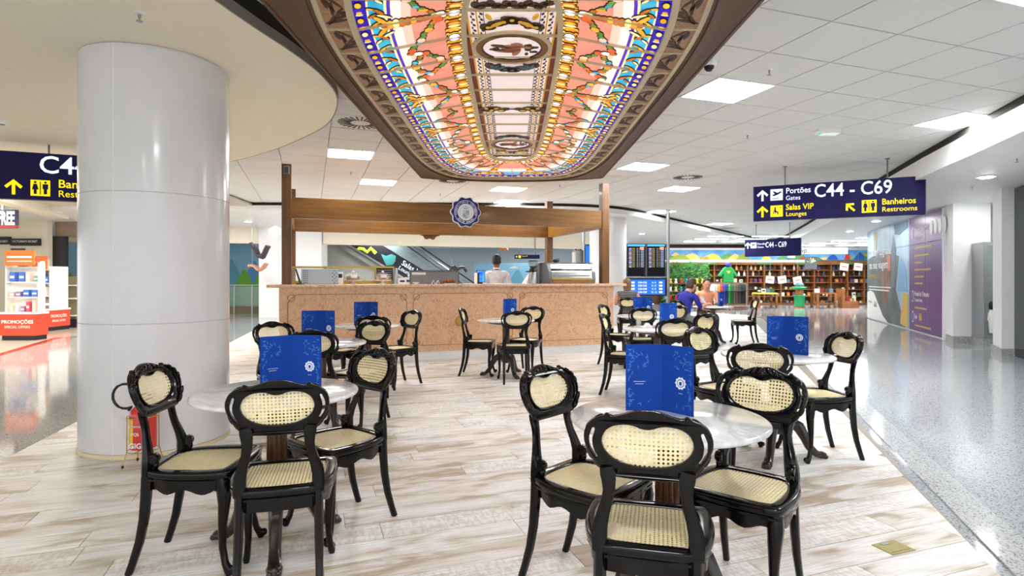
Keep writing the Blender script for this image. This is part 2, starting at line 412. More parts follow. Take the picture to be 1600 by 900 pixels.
LABL = {(0,0): 'square light panel just right of the stained glass ceiling', (5,0): 'square light panel nearest the right edge of the tile ceiling',
  (2,6): 'square light panel right of the far end of the stained glass', (5,9): 'square light panel behind the round vent at right', (8,15): 'square light panel above the departure screens',
  (14,19): 'distant light panel left of the big navy sign', (-5,7): 'larger of two light panels left of the stained glass', (-4,11): 'smaller of two light panels left of the stained glass',
  (0,11): 'nearer of two light panels above the round blue seal', (1,14): 'farther of two light panels above the round blue seal', (15,23): 'farthest light panel above the small navy sign',
  (1,-4): 'light panel at the top right corner of the photo', (-3,-6): 'light panel above and right of the camera', (-6,-8): 'added unseen light panel directly above the camera', (-2,-9): 'light panel behind the camera to the right', (4,-8): 'light panel far right behind the camera', (-9,-10): 'added unseen light panel behind the camera to the left',
  (-3,16): 'light panel hidden behind the brown beam', (4,17): 'light panel behind the right brown post'}
def ceil_panel(i, j):
    x, y = uv(U0+(i+.5)*DU, V0+(j+.5)*DV)
    t = thing('ceiling_light', LABL[(i, j)], 'ceiling light', (x, y, ZC), GA, 'square ceiling light panels')
    MB().box(-.325,.325,-.295,.295,-.002,.012).build('diffuser', PANEL, t)
    m = MB()
    for a in (-1, 1): m.box(a*.333-.008, a*.333+.008, -.305, .305, -.008, .016); m.box(-.335, .335, a*.302-.007, a*.302+.007, -.008, .016)
    m.build('frame', WHITE, t)
for ij in LIGHTS[:11]+LIGHTS[13:]: ceil_panel(*ij)
# swirl diffusers
DL = ['round swirl air vent between the left soffit and the stained glass', 'round swirl air vent above the brown beam', 'round swirl air vent above the right brown post', 'small far swirl air vent']
for (i, j), lb in zip(DT[:3], DL):
    x, y = uv(U0+(i+.5)*DU, V0+(j+.5)*DV)
    t = thing('air_vent', lb, 'air vent', (x, y, ZC), GA, 'swirl air vents in the tile ceiling')
    MB().box(-.33,.33,-.3,.3,.002,.012).build('plate', TILE, t)
    sl = MB().box(.12,.27,-.011,.011,-.003,.003).mesh('slot', BLACK)
    for k in range(24):
        o = link('slot', sl, t, (0,0,0), 2*PI*k/24)
# small ceiling fittings
def ceil_item(kind, px, py, z, label):
    x, y = fl(px, py, z)
    if kind == 's':
        t = thing('sprinkler', label, 'sprinkler', (x, y, z), 0, 'ceiling sprinklers')
        MB().lathe([(.035,0),(.035,-.004),(.012,-.01)], 14).build('escutcheon', WHITE, t)
        MB().lathe([(.01,0),(.01,-.03),(.006,-.035),(.006,-.05),(.02,-.052),(.02,-.056)], 10).build('head', STEEL, t)
    elif kind == 'd':
        t = thing('smoke_detector', label, 'detector', (x, y, z), 0, 'ceiling detectors')
        MB().lathe([(.05,0),(.05,-.02),(.035,-.04),(.01,-.045)], 16).build('housing', WHITE, t)
        MB().lathe([(.02,-.04),(.02,-.052),(.004,-.055)], 10).build('sensor', GREYM, t)
    elif kind == 'c':
        t = thing('dome_camera', label, 'camera', (x, y, z), 0)
        MB().lathe([(.065,0),(.065,-.03),(.05,-.045)], 18).build('housing', WHITE, t)
        MB().lathe([(.045,-.04),(.04,-.065),(.022,-.085),(.005,-.09)], 16).build('dome', BLACK, t, smooth=True)
    elif kind == 'e':
        t = thing('emergency_light', label, 'light', (x, y, z), GA-.35)
        MB().prism([(-.15,0),(.15,0),(.14,-.05),(-.1,-.055),(-.15,-.03)], -.07, .07, 'xz').build('housing', WHITE, t)
        MB().box(-.08,.12,-.05,.05,-.064,-.052).build('lens', glow('lens', rgb(220,230,225), .6), t)
        MB().ell((-.11,-.02,-.055), .014,.014,.012).build('indicator', glow('green led', rgb(30,200,110), 1.5), t)
    elif kind == 'l':
        t = thing('downlight', label, 'ceiling light', (x, y, z), 0, 'round downlights')
        MB().lathe([(.09,0),(.13,-.004),(.13,-.012),(.09,-.012)], 20).build('ring', WHITE, t)
        MB().lathe([(.088,-.0122),(.085,-.018)], 16).build('lens', DOWN, t)
ZF, ZR = 3.0, 2.82
for a in [('s',548,268,ZC,'sprinkler between the two left light panels'), ('s',688,302,ZC,'sprinkler above the brown beam left of the seal'), ('s',875,288,ZC,'sprinkler left of the right brown post'),
          ('s',1202,108,ZC,'sprinkler beside the brightest light panel'), ('s',1168,210,ZC,'sprinkler in the middle of the right tile ceiling'),
          ('c',1108,96,ZC,'dome camera beside the edge of the stained glass'), ('e',1293,203,ZC,'white emergency light box with green indicator'), ('d',1487,215,ZC,'smoke detector near the right soffit'),
          ('d',1466,236,ZC,'flat detector below the right light panel'), ('s',218,20,ZF,'sprinkler in the cream soffit above the round column'), ('d',4,188,ZF,'detector at the left edge of the cream soffit'),
          ('s',1589,247,ZR,'sprinkler in the white soffit at the right edge'), ('s',1519,291,ZR,'sprinkler left of the nearest downlight'), ('l',1541,276,ZR,'downlight nearest the right edge'), ('l',1369,345,ZR,'downlight below the big navy sign'),
          ('l',1328,361,ZR,'downlight above the gift shop, left of the mural wall'), ('d',468,190,ZC,'flat sensor beside the curved soffit edge')]:
    ceil_item(*a)
for x_, y_, lb in ((9.15,10.8,'downlight above the display cabinet behind the white pilaster'),):
    ceil_item('l', 800+900*x_/y_, 435-900*(ZR-H)/y_, ZR, lb)
for px, py, lb in [(1003,365,'far downlight right of the white round column'),(1076,376,'far downlight beyond the departure screens'),(1092,384,'farthest downlight before the gift shop'),(388,346,'downlight left of the left brown post'),(430,355,'downlight just beside the left brown post'),(1050,391,'tiny far downlight left of the gift shop')]:
    ceil_item('l', px, py, ZF, lb)

# ---- soffits
def soffit(name, pts, z, th, m, gap=True):
    o = struct(name, MB().prism(pts, z, z+th).build(name, m))
    if gap:
        c = Vector((sum(p[0] for p in pts)/len(pts), sum(p[1] for p in pts)/len(pts)))
    return o
arc = [(-1.95,2.6),(-1.82,3.5),(-1.745,3.92),(-1.65,4.37),(-1.60,4.86),(-1.66,5.46),(-1.98,6.24),(-2.44,6.86),(-3.31,7.75),(-4.34,8.5),(-6.0,9.0)]
def smooth_line(p, k=4):
    out = []
    for i in range(len(p)-1):
        a, b, c, d_ = p[max(i-1,0)], p[i], p[i+1], p[min(i+2,len(p)-1)]
        for s in range(k):
            t = s/k
            out.append(tuple(.5*((2*b[e]) + (-a[e]+c[e])*t + (2*a[e]-5*b[e]+4*c[e]-d_[e])*t*t + (-a[e]+3*b[e]-3*c[e]+d_[e])*t**3) for e in (0,1)))
    return out + [p[-1]]
A2 = smooth_line(arc)
soff = soffit('ceiling_soffit_left', A2 + [(-8.0,8.6),(-8.3,6.9),(-16,4.2),(-16,-3),(-1.5,-3)], ZF, .06, CREAM)
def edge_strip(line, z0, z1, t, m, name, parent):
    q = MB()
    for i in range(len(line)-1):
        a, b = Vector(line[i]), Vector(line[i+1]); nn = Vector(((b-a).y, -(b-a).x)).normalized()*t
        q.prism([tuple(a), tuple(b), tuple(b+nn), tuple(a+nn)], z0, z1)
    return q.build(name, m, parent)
edge_strip(A2, ZF-.002, ZF+.075, .012, GREYEDGE, 'edge_trim', soff)
edge_strip(A2, ZF+.06, ZC+.018, -.12, DARKGAP, 'gap_shade_strip', soff)
far = [(-20,14.6),(-6,14.4),(0,14.5),(2.0,14.8),(3.1,15.5),(4.4,17.2),(7.0,20.8),(10.2,25.2),(11.6,27.0)]
F2 = smooth_line(far)
sf = soffit('ceiling_far', F2 + [(11.6,60),(-20,60)], ZF, .06, WHITE)
edge_strip(F2, ZF-.001, ZC-.075, .03, WHITE, 'edge_trim', sf)
edge_strip(F2, ZF+.06, ZC+.018, -.12, DARKGAP, 'gap_shade_strip', sf)
rgt = [(3.6,1.0),(4.45,3.5),(5.29,5.95),(6.13,8.55),(8.16,14.4),(10.1,19.8),(11.9,25.0),(12.6,27.4)]
sr = soffit('ceiling_soffit_right', rgt[::-1] + [(3.6,-3),(30,-3),(30,60),(12.6,60)], ZR, .06, WHITE)
edge_strip(rgt[::-1], ZR-.002, ZR+.28, .015, WHITE, 'edge_trim', sr)
edge_strip(rgt[::-1], ZR+.28, ZC+.018, -.15, DARKGAP, 'gap_shade_strip', sr)
sl = soffit('ceiling_shop', [(-8.3,6.9),(-8.0,8.6),(-6,9.0),(-6.5,14.45),(-20,14.45),(-20,3)], 3.12, .05, mat('grey ceiling', rgb(196,190,176), .7))

# ---- mostly added lamps brightening the far hall, the gift shop and the left shop
def batten(x, y, z, label, m=None, L=.6, w=.1, rot=0):
    t = thing('added_batten_light', label, 'ceiling light', (x, y, z), rot, 'added long ceiling lights of the far hall')
    MB().box(-L,L,-w,w,-.012,0).build('housing', WHITE, t); MB().box(-L+.02,L-.02,-w+.02,w-.02,-.016,-.012).build('diffuser', m or PANEL, t)
k_ = 0
for r_, y in enumerate((21.5,23.2,24.8,26.4)):  # rows of lights added to brighten the gift shop front
    for q_, x in enumerate((8.6,10.4,13.6,15.6)):
        z = ZF if x < 11.5 else ZR
        if x < 10.5 and r_ == 0: continue
        batten(x, y, z, 'added long ceiling light before the gift shop, %s row, %s from the left' % (('nearest','second','third','farthest')[r_], ('first','second','third','last')[q_]), L=.7, w=.14)
for q_, (x, y) in enumerate(((-5.5,23.5),(-2.5,24.5),(.5,25.5),(3.5,26.5),(-11.5,22.5),(-5.5,29),(1,30),(-4.6,16.6),(-1.6,17.0),(1.2,17.4),(-9.5,16.6))):  # added behind header and beam to brighten the hall
    batten(x, y, ZF, 'added long ceiling light in the hall behind the counter, %s' % ('far left bay','second bay','third bay','fourth bay','over the left mural','deep left','deep right','before the header, left','before the header, middle','before the header, right','before the square column')[q_], L=.7, w=.16, rot=GA)
for q_, (x, y) in enumerate(((-7.6,10.4),(-9.3,10.2),(-9.6,12.4),(-7.6,12.8),(-11.6,9.6),(-12.2,12.4),(-6.6,9.6),(-8.6,8.8))):  # last two spots added out of view so floor bounce lifts the ceiling
    t = thing('spot_light', 'warm ceiling spot before the left shop, %s' % ('beside the round column','next to the hanging sign','over the near promotion stand','over the far floor','at the left edge','over the shop floor','added unseen behind the round column','added unseen above the hanging navy sign')[q_], 'ceiling light', (x, y, 3.12), 0, 'warm spots of the left shop')
    MB().lathe([(.14,0),(.14,-.02),(.11,-.02)], 18).build('ring', WHITE, t); MB().lathe([(.11,-.018),(.11,-.024)], 12).build('lens', WARM, t)
# ---- far hall: white block column, header walls, end walls
hd = MB().box(0,10.5,0,.3,2.46,ZF).build('wall_header', CREAM2); hd.location = (-6.4,19.5,0); hd.rotation_euler = (0,0,GA); struct('', hd)
hd2 = MB().box(-6,0,0,.3,2.46,ZF).build('wall_header', CREAM2); hd2.location = (-8.3,19.1,0); hd2.rotation_euler = (0,0,GA*.5); struct('', hd2)
t = thing('square_column', 'broad white square column behind the left end of the cafe counter', 'column', (-8.35,19.0,0), math.radians(10))
MB().box(0,1.98,0,1.4,0,ZF-.001).build('body', WHITE, t)
MB().box(1.0,1.035,-.012,0,1.72,1.78).build('switch', BLACK, t); 
text('C2', .12, BLACK, t, .9, -.003, 1.83, bold=.01)
BLUEGREY = mat('blue grey far wall', rgb(200,212,216), .6)
o = MB().box(-30,14,33,33.3,0,3.0).build('wall_back', BLUEGREY); struct('', o)
# painted murals on the far wall
SKYB = mat('mural sky', rgb(140,196,226), .6, c2=rgb(160,208,232), scale=1)
MTEAL = mat('mural teal', rgb(104,176,196), .6); MGREEN = mat('mural green', rgb(120,186,66), .6); MBLUE = mat('mural blue hill', rgb(96,160,206), .6)
def mural(name, label, px0, px1, Y, ztop, hills, z0=.001):
    x0, x1 = sd(px0, Y), sd(px1, Y)
    t = thing(name, label, 'mural', ((x0+x1)/2, Y, 0)); w = (x1-x0)/2
    MB().box(-w, w, 0, .05, z0, ztop).build('board', SKYB, t)
    for k, (a, h, wd, m) in enumerate(hills):
        c = -w + 2*w*a; p = clip([(c-wd, z0+.02), (c+wd, z0+.02), (c+.08*wd, h), (c-.08*wd, h)], rect(-w+.01, w-.01, z0+.01, ztop-.02))
        if len(p) > 2: flat(p, -.001-k*.002, m, t, 'painted_hill')
    return t
mural('painted_mural', 'mural of blue sky and green peaks seen left of the white square column', 340, 416, 27, 2.9, [(.25,2.2,1.3,MTEAL),(.75,2.1,1.0,MBLUE),(.05,1.9,.8,MGREEN),(.55,1.7,.9,MGREEN),(1.0,2.2,1.0,MGREEN)])
m_ = mural('painted_mural', 'blue mural with teal hill behind the barista', 741, 850, 30, 2.1, [(.62,1.75,1.0,MTEAL),(.75,1.3,.7,MBLUE),(.64,1.0,.45,MGREEN)])
flat([(.0,1.82),(.5,1.82),(.36,1.9),(.27,1.96),(.12,1.9)], -.008, WHITE, m_, 'painted_cloud')
mural('painted_mural', 'blue mural strip beyond the dark doorway at far left', 102, 140, 21, 2.75, [(.2,1.5,.5,MGREEN),(.75,1.6,.6,MTEAL),(.9,1.3,.6,MGREEN)])
# balustrade at left of the square column
t = thing('glass_railing', 'glass railing with steel posts below the left mural', 'railing', (sd(385,20.6),20.6,0), .08)
m = MB()
for x in (-1.05,-.42,.2,.85): MB().box(x-.02,x+.02,-.02,.02,0,1.05).build('post', STEEL, t)
MB().sweep([(-1.1,0,1.06),(.9,0,1.06)], .05,.05).build('handrail', STEEL, t)
for k in range(3): MB().box(-1.03+.63*k,-.44+.63*k,-.006,.006,.3,1.0).build('pane', GLASSD, t)
MB().box(-1.1,.9,.02,.06,.02,.32).build('kick_panel', mat('olive panel', rgb(112,100,76), .5), t)
# escalator behind the opening
EY = 24.0
t = thing('escalator', 'escalator with a black side panel climbing left behind the counter', 'escalator', (sd(600,EY), EY, 0), 0)
def ep(px, py): return (sd(px,EY)-sd(600,EY), hz(py,EY))
def eband(name, a, b, c, d_, y0, y1, m): return MB().prism([ep(*a), ep(*b), ep(*c), ep(*d_)], y0, y1, 'xz').build(name, m, t)
eband('truss', (468,349),(488,349),(690,470),(670,470), -.02,1.4, mat('grey truss', rgb(120,120,112), .5))
eband('underside', (410,349),(468,349),(670,470),(590,470), .1,1.3, mat('grey underside', rgb(160,160,150), .6))
bp = eband('side_panel', (488,349),(540,349),(742,470),(690,470), -.05,.0, mat('black side panel', rgb(18,16,30), .4))
eband('side_trim', (486,349),(491,349),(693,470),(688,470), -.07,.0, STEEL)
eband('glass_balustrade', (541,349),(580,349),(776,470),(743,470), -.02,.0, GLASSD)
for s, (x0, yy) in enumerate(((588,0),(604,.0))):
    pa, pb = ep(x0-24, 349-14+0), ep(x0+172, 470-1)
    MB().sweep([(pa[0], .02+s*1.2, pa[1]), (pb[0], .02+s*1.2, pb[1])], .06,.09).build('handrail', BLACK, t)
    pa, pb = ep(x0-34, 349-14), ep(x0+162, 470-1)
    MB().sweep([(pa[0], .02+s*1.2, pa[1]), (pb[0], .02+s*1.2, pb[1])], .07,.05).build('rail_trim', STEEL, t)
ang = -math.atan2(138-0, 232)
a, b = ep(627,413); text('Salas VIP', .30, SIGNW, t, a, -.052, b, rot=-.54, bold=.008)
a, b = ep(622,420); text('Lounge', .24, SIGNW, t, a, -.052, b, rot=-.54)
def ribbon(parent, pts, w, y, m, name): 
    MB().sweep([(p[0], y, p[1]) for p in pts], .02, w, 6, side=(0,1,0)).build(name, m, parent)
LIME = mat('lime', rgb(150,190,30), .5); RTEAL = mat('teal print', rgb(60,140,140), .5)
ribbon(t, [ep(*p) for p in ((558,392),(562,388),(568,389),(574,394),(580,388),(585,393),(588,396))], .14, -.06, LIME, 'bird_print')
flat([ep(*p) for p in ((596,397),(604,400),(612,397),(619,400),(618,408),(614,414),(604,415),(601,409))], -.051, RTEAL, t, 'fish_print')
DKRIB = mat('dark hanging ribbon', rgb(50,34,46), .5)
def hang_ribbon(label, pts, Y, w, m, ztop):
    P = [(sd(px,Y), hz(py,Y)) for px, py in pts]; c = P[0]
    t = thing('hanging_ribbon', label, 'decoration', (c[0], Y, 0))
    MB().sweep([(p[0]-c[0], .04*math.sin(i), p[1]) for i, p in enumerate(P)], .3, w, 6, side=(0,1,0)).build('band', m, t, smooth=True)
    MB().sweep([(P[1][0]-c[0],0,P[1][1]),(P[1][0]-c[0],0,ztop)], .012,.012,4).build('wire', STEEL, t)
hang_ribbon('dark wavy ribbon hanging above the grey counter screen', [(703,424),(706,418),(710,417),(715,421),(720,418),(725,418),(729,424)], 21, .12, DKRIB, 3.0)
hang_ribbon('dark zigzag ribbon hanging left of the square column', [(391,380),(400,391),(403,400),(410,402),(414,396),(420,384)], 18, .14, DKRIB, 3.0)
hang_ribbon('orange and white ribbon hanging below the dark zigzag one', [(388,416),(394,415),(399,417),(405,422),(412,419),(417,412)], 18.4, .1, mat('orange ribbon', rgb(206,140,104), .5), 3.0)
hang_ribbon('short orange ribbon hanging above the barista', [(781,388),(785,387),(789,389),(793,388)], 24, .2, mat('orange ribbon deep', rgb(206,120,40), .5), 3.0)

# ---- left duty free shop
YS = 17.0
o = MB().box(-19,-13.72,YS,YS+.2,0,3.1).build('wall_shop', CREAM2); struct('', o)
o = MB().box(-13.72,-12.0,YS+.3,YS+.5,2.55,3.1).build('wall_shop_header', mat('brown grey bulkhead', rgb(150,132,114), .6)); struct('', o)
o = MB().box(0,5.6,-.15,.15,2.92,3.12).build('trim_1', CREAM2); o.location = (-10.2,10.4,0); o.rotation_euler = (0,0,math.radians(111)); struct('', o)
d1 = MB().box(sd(77,17.2),sd(103,17.2),17.2,17.3,0,2.56).build('door_1', mat('black door', rgb(22,22,20), .35)); struct('', d1)
MB().box(sd(99,17.2),sd(100,17.2),17.14,17.2,.95,1.2).build('door_handle', STEEL, d1)
for k in range(2):
    t = thing('fascia_sign', ['black sign band cut by the left edge of the photo','black sign band with white lettering on the shop wall'][k], 'sign', (sd((8,42)[k],YS), YS-.03, 0))
    wd = (.2,.43)[k]
    MB().box(-wd,wd,-.04,.03,hz((382,384)[k],YS),hz((370,373)[k],YS)).build('board', BLACK, t)
    text(('SECRET',"VICTORIA'S SECRET")[k], .085, SHOPW, t, 0, -.043, hz(380,YS)+.02, 'CENTER')
t = thing('poster', 'small grey poster on the white shop wall', 'poster', (sd(29,YS), YS-.01, hz(395,YS)))
MB().box(-.21,.21,-.02,0,-.13,.13).build('panel', mat('dark grey', rgb(92,90,86), .5), t); MB().box(-.19,.19,-.024,-.02,-.03,0).build('print', SHOPW, t)
# FREE sign
SY = 13.2
t = thing('shop_sign', 'navy and red shop sign reading FREE, cut by the left edge', 'sign', (sd(27,SY), SY, 0), .12)
MB().box(-1.6,0,-.05,.05,hz(352,SY),hz(328,SY)).build('board', mat('sign navy', rgb(30,26,70), .4), t)
MB().box(-1.6,0,-.05,.05,hz(357,SY),hz(352.2,SY)).build('red_edge', mat('sign red', rgb(150,50,50), .4), t)
text('FREE', .42, glow('sign bright', rgb(255,255,255), .9), t, -.02, -.053, hz(351,SY), 'RIGHT', bold=.03, sx=.42)
MB().box(-.32,-.28,-.02,.02,hz(328,SY),3.12).build('hanger', STEEL, t)
PASTEL = [mat('goods %d' % i, rgb(*c), .45) for i, c in enumerate([(238,214,210),(250,246,240),(216,90,110),(70,120,210),(150,130,170),(244,228,196),(130,122,124),(250,250,248),(238,190,198),(120,170,150),(226,84,60),(180,130,176)])]
PN = ['rose','ivory','crimson','blue','violet','sand','charcoal','white','pink','green','red','purple']
def promo(px0, px1, ybot, ytop, label, depth, txt):
    Y = 1170/(ybot-435); x0, x1 = sd(px0,Y), sd(px1,Y); zt = hz(ytop,Y)
    t = thing('promotion_stand', label, 'display stand', ((x0+x1)/2, Y, 0), 0); w = (x1-x0)/2
    MB().box(-w+.03,w-.03,.03,depth,0,.1).build('plinth', BLACK, t)
    MB().box(-w,w,0,depth,.1,zt-.04).build('base', RED, t)
    MB().box(-w-.02,w+.02,-.02,depth,zt-.04,zt).build('top', SHOPW, t)
    h = (zt-.1)
    text('PROMOÇÕES', w*.27, SHOPW, t, 0, -.003, .1+h*.52, 'CENTER', bold=.02, sx=1.1)
    text('SPECIAL OFFERS', w*.2, SHOPW, t, 0, -.003, .1+h*.32, 'CENTER')
    ws = w*.92
    MB().box(-ws,ws,depth-.1,depth-.06,zt,zt+1.05).build('back_panel', SHOPW, t)
    for k in range(3): MB().box(-ws,ws,.12,depth-.1,zt+.32*(k+1)-.02,zt+.32*(k+1)).build('shelf', SHOPW, t)
    for s in (-1,1): MB().box(s*ws-.015,s*ws+.015,.12,depth-.06,zt,zt+1.05).build('side_panel', SHOPW, t)
    MB().box(-ws*.9,ws*.9,.05,.08,zt+.98,zt+1.3).build('sign_board', ORANGE, t)
    MB().box(-ws*.75,ws*.75,.044,.05,zt+1.14,zt+1.18).build('print', SHOPW, t); MB().box(-ws*.75,ws*.75,.044,.05,zt+1.06,zt+1.085).build('print', PASTEL[0], t)
    i = 0
    for k in range(4):
        x = -ws+.06
        while x < ws-.12:
            bw = random.uniform(.05,.13); bh = random.uniform(.1,.24)
            b = MB().box(0,bw,.0,.1,.0,bh); b.box(bw*.1,bw*.9,-.002,0,bh*.35,bh*.6,1)
            ci = random.randrange(12); o = b.build('boxed_item', [PASTEL[ci], SHOPW], loc=(t.location.x+x, t.location.y+.14, zt+.32*k+.0005))
            tag(o, '%s boxed item, %s of the %s promotion stand, %s' % (PN[ci], ('base top','low shelf','middle shelf','high shelf')[k], txt, ('far left','left part','middle','right part','far right')[min(4, int((x+ws)/(2*ws)*5))]), 'box', 'boxed goods on the %s stand' % txt); x += bw+random.uniform(.01,.1)
    return t
promo(-1, 55, 532, 488, 'nearer red promotion stand cut by the left edge', .34, 'nearer')
p2 = promo(38, 73, 518, 483, 'farther red promotion stand beside the dark door', .75, 'farther')
for s_, sz_, zz_ in (('PROMOÇÕES',.1,.33),('SPECIAL OFFERS',.07,.22)):
    q_ = text(s_, sz_, SHOPW, p2, 0, 0, zz_, 'CENTER', bold=.015, sx=.85); q_.rotation_euler = (0,0,PI/2); q_.location = (.276,.38,0)
STRIPE = mat('red floor stripe', rgb(200,60,50), .12)
a, b = fl(-60,574), fl(98,527); dv = Vector(b)-Vector(a); nn = Vector((-dv.y,dv.x)).normalized()*.14
o = MB().prism([a, b, tuple(Vector(b)+nn), tuple(Vector(a)+nn)], .0005, .002).build('floor_stripe', STRIPE, flo)
c0, c1 = fl(-60,566), fl(110,522)
o = MB().prism([tuple(Vector(a)+nn*1.1), tuple(Vector(b)+nn*1.1), (-9.3,14.4), (-12,20), (-24,20), (-20,9)], .0004, .0015).build('shop_floor', mat('cream shop floor', rgb(232,222,206), .08), flo)
t = thing('perfume_gondola', 'slim olive display tower beside the second promotion stand', 'display stand', (sd(103,15.2), 15.2, 0))
MB().box(-.06,.06,0,.3,0,1.35).build('body', mat('olive', rgb(112,104,72), .4), t); MB().box(.06,.26,0,.25,.3,.33).build('shelf', SHOPW, t); MB().box(.06,.26,0,.25,.75,.78).build('shelf', SHOPW, t); MB().box(.06,.26,0,.25,1.1,1.13).build('shelf', SHOPW, t); MB().box(.06,.24,.02,.2,.0,.22).build('base_box', BLACK, t)

# ---- right wall
RD = Vector((2.53,6.7)).normalized(); RA = math.atan2(RD.y, RD.x)
PURPLE = mat('purple panel', rgb(104,62,130), .3, c2=rgb(112,68,140), scale=1.5)
P1 = Vector((9.17,12.2))          # near end of the panel wall; local x runs towards the camera
wr = MB().box(-7.25,.02,.0,.15,0,ZR).build('wall_right', WHITE); wr.location = (P1.x, P1.y, 0); wr.rotation_euler = (0,0,RA+PI); struct('', wr)
t = thing('wall_graphic', 'large wall graphic with grey blue photo and purple lounge panel', 'wall panel', (P1.x, P1.y, 0), RA+PI)
YW = -.03
def wx(px):   # photo column -> local x on the wall plane
    k = (px-800)/900; s = (P1.x - k*P1.y)/(k*RD.y - RD.x); return -s
xs = [wx(1357), wx(1392), wx(1423), wx(1478)]
GREYPH = mat('photo grey', rgb(84,88,90), .4, c2=rgb(110,124,132), scale=1.2)
ICE = mat('photo ice blue', rgb(176,206,226), .35, c2=rgb(146,180,206), scale=1.6)
BROWNPH = mat('photo skin tones', rgb(168,120,92), .4, c2=rgb(96,72,60), scale=3)
for k, (a, b, m, nm) in enumerate([(xs[0],xs[1],ICE,'panel'),(xs[1],xs[2],ICE,'panel'),(xs[2],(xs[2]+xs[3])/2,PURPLE,'panel'),((xs[2]+xs[3])/2,xs[3],PURPLE,'panel')]):
    for (z0, z1) in ((.03,2.12),(2.13,2.8)):
        MB().box(a+.005,b-.005,YW,0,z0,z1).build(nm, m, t)
MB().box(xs[3],0,YW-.02,0,.0,2.8).build('edge_post', WHITE, t)
L, Rr = xs[0]+.05, xs[2]-.05
flat([(L,.03),(Rr-.3,.03),(Rr-1.2,1.0),(Rr-.9,1.9),(L+1.6,2.1),(L,1.9)], YW-.001, GREYPH, t, 'photo_print')
flat([(L+2.0,.6),(L+2.5,.5),(L+2.9,1.5),(L+2.6,2.05),(L+2.2,1.9),(L+1.9,1.3)], YW-.003, BROWNPH, t, 'photo_print')
flat([(L+2.6,1.5),(L+2.9,1.55),(L+2.8,2.0),(L+2.55,1.9)], YW-.005, mat('coral', rgb(226,110,84), .4), t, 'photo_print')
flat([(L+2.9,1.0),(L+3.3,1.1),(L+3.45,2.1),(L+3.15,2.5),(L+2.95,2.0)], YW-.0035, mat('photo slate', rgb(104,120,132), .4), t, 'photo_print')
flat([(Rr-.75,.1),(Rr-.05,.05),(Rr-.05,.9),(Rr-.5,.95)], YW-.004, mat('photo yellow', rgb(214,176,84), .4), t, 'photo_print')
flat([(Rr-1.0,.95),(Rr-.1,.95),(Rr-.2,1.5),(Rr-.7,1.9),(Rr-.95,1.5)], YW-.0045, mat('photo blue', rgb(120,170,214), .4), t, 'photo_print')
flat([(Rr-1.3,2.5),(Rr-.8,2.45),(Rr-.1,2.6),(Rr-.1,2.78),(Rr-1.4,2.78)], YW-.0045, mat('photo foliage', rgb(96,124,140), .5), t, 'photo_print')
flat([(L+.9,2.2),(L+1.2,2.15),(L+1.3,2.75),(L+.85,2.75)], YW-.0045, mat('photo beige', rgb(176,164,140), .5), t, 'photo_print')
flat([(L-.04,.03),(L+2.6,.03),(L+2.0,.2),(L+1.4,.55),(L+.9,.85),(L+.4,.92),(L-.04,.85)], YW-.006, SHOPW, t, 'white_wave')
for k, (cc, dx) in enumerate((((220,60,40),0),((240,170,30),.12),((60,150,70),.24),((40,90,170),.1))):
    flat([(L+.9+dx,.42),(L+1.02+dx,.42),(L+.98+dx,.62)], YW-.007, mat('logo %d' % k, rgb(*cc), .4), t, 'logo_mark')
text('RIOgaleão', .12, GREYM, t, L+.15, YW-.008, .52)
text('Dê um upgrade', .34, SHOPW, t, L+.25, YW-.006, 2.0, bold=.01, sx=1.25)
text('na sua viagem', .34, SHOPW, t, L+.25, YW-.006, 1.6, bold=.01, sx=1.25)
text('Upgrade your trip', .2, mat('gold print', rgb(206,172,92), .4), t, L+.25, YW-.006, 1.33)
for z, w in ((1.02,2.7),(.93,2.5)): MB().box(L+.2,L+.2+w,YW-.008,YW-.002,z,z+.035).build('print_line', SHOPW, t)
X2 = xs[2]+.35
def wline(z, w, m, h=.04, x=X2+.12): MB().box(x,x+w,YW-.004,YW,z,z+h).build('print_line', m, t)
GOLDP = MATS['gold print']
text('Nossas Salas VIP', .15, SHOPW, t, X2+.1, YW-.003, 2.42, bold=.01); text('Our lounges', .12, SHOPW, t, X2+.1, YW-.003, 2.25)
for k in range(4): flat(circ(X2+1.35+.28*k, 2.44, .11, 20, .17), YW-.001, SHOPW, t, 'round_logo', .004)
for z, w in ((2.02,1.3),(1.83,1.1),(1.66,.6),(1.49,1.2),(1.32,.7),(1.16,.6)): wline(z, w, GOLDP)
text('Hotel de Trânsito', .15, SHOPW, t, X2+.1, YW-.003, .88, bold=.01); text('Transit Hotel', .11, SHOPW, t, X2+.1, YW-.003, .74)
wline(.57,.9,GOLDP); text('Spa', .15, SHOPW, t, X2+.1, YW-.003, .33, bold=.01); MB().box(X2+.45,X2+.65,YW-.004,YW,.3,.46).build('yellow_tag', GOLDP, t); wline(.14,1.2,GOLDP)
for z in (2.42,.86,.36):
    flat(circ(X2-.05, z, .09, 20, .14), YW-.001, SHOPW, t, 'round_mark', .003); flat(circ(X2-.05, z, .07, 20, .115), YW-.004, PURPLE, t, 'round_mark', .002)
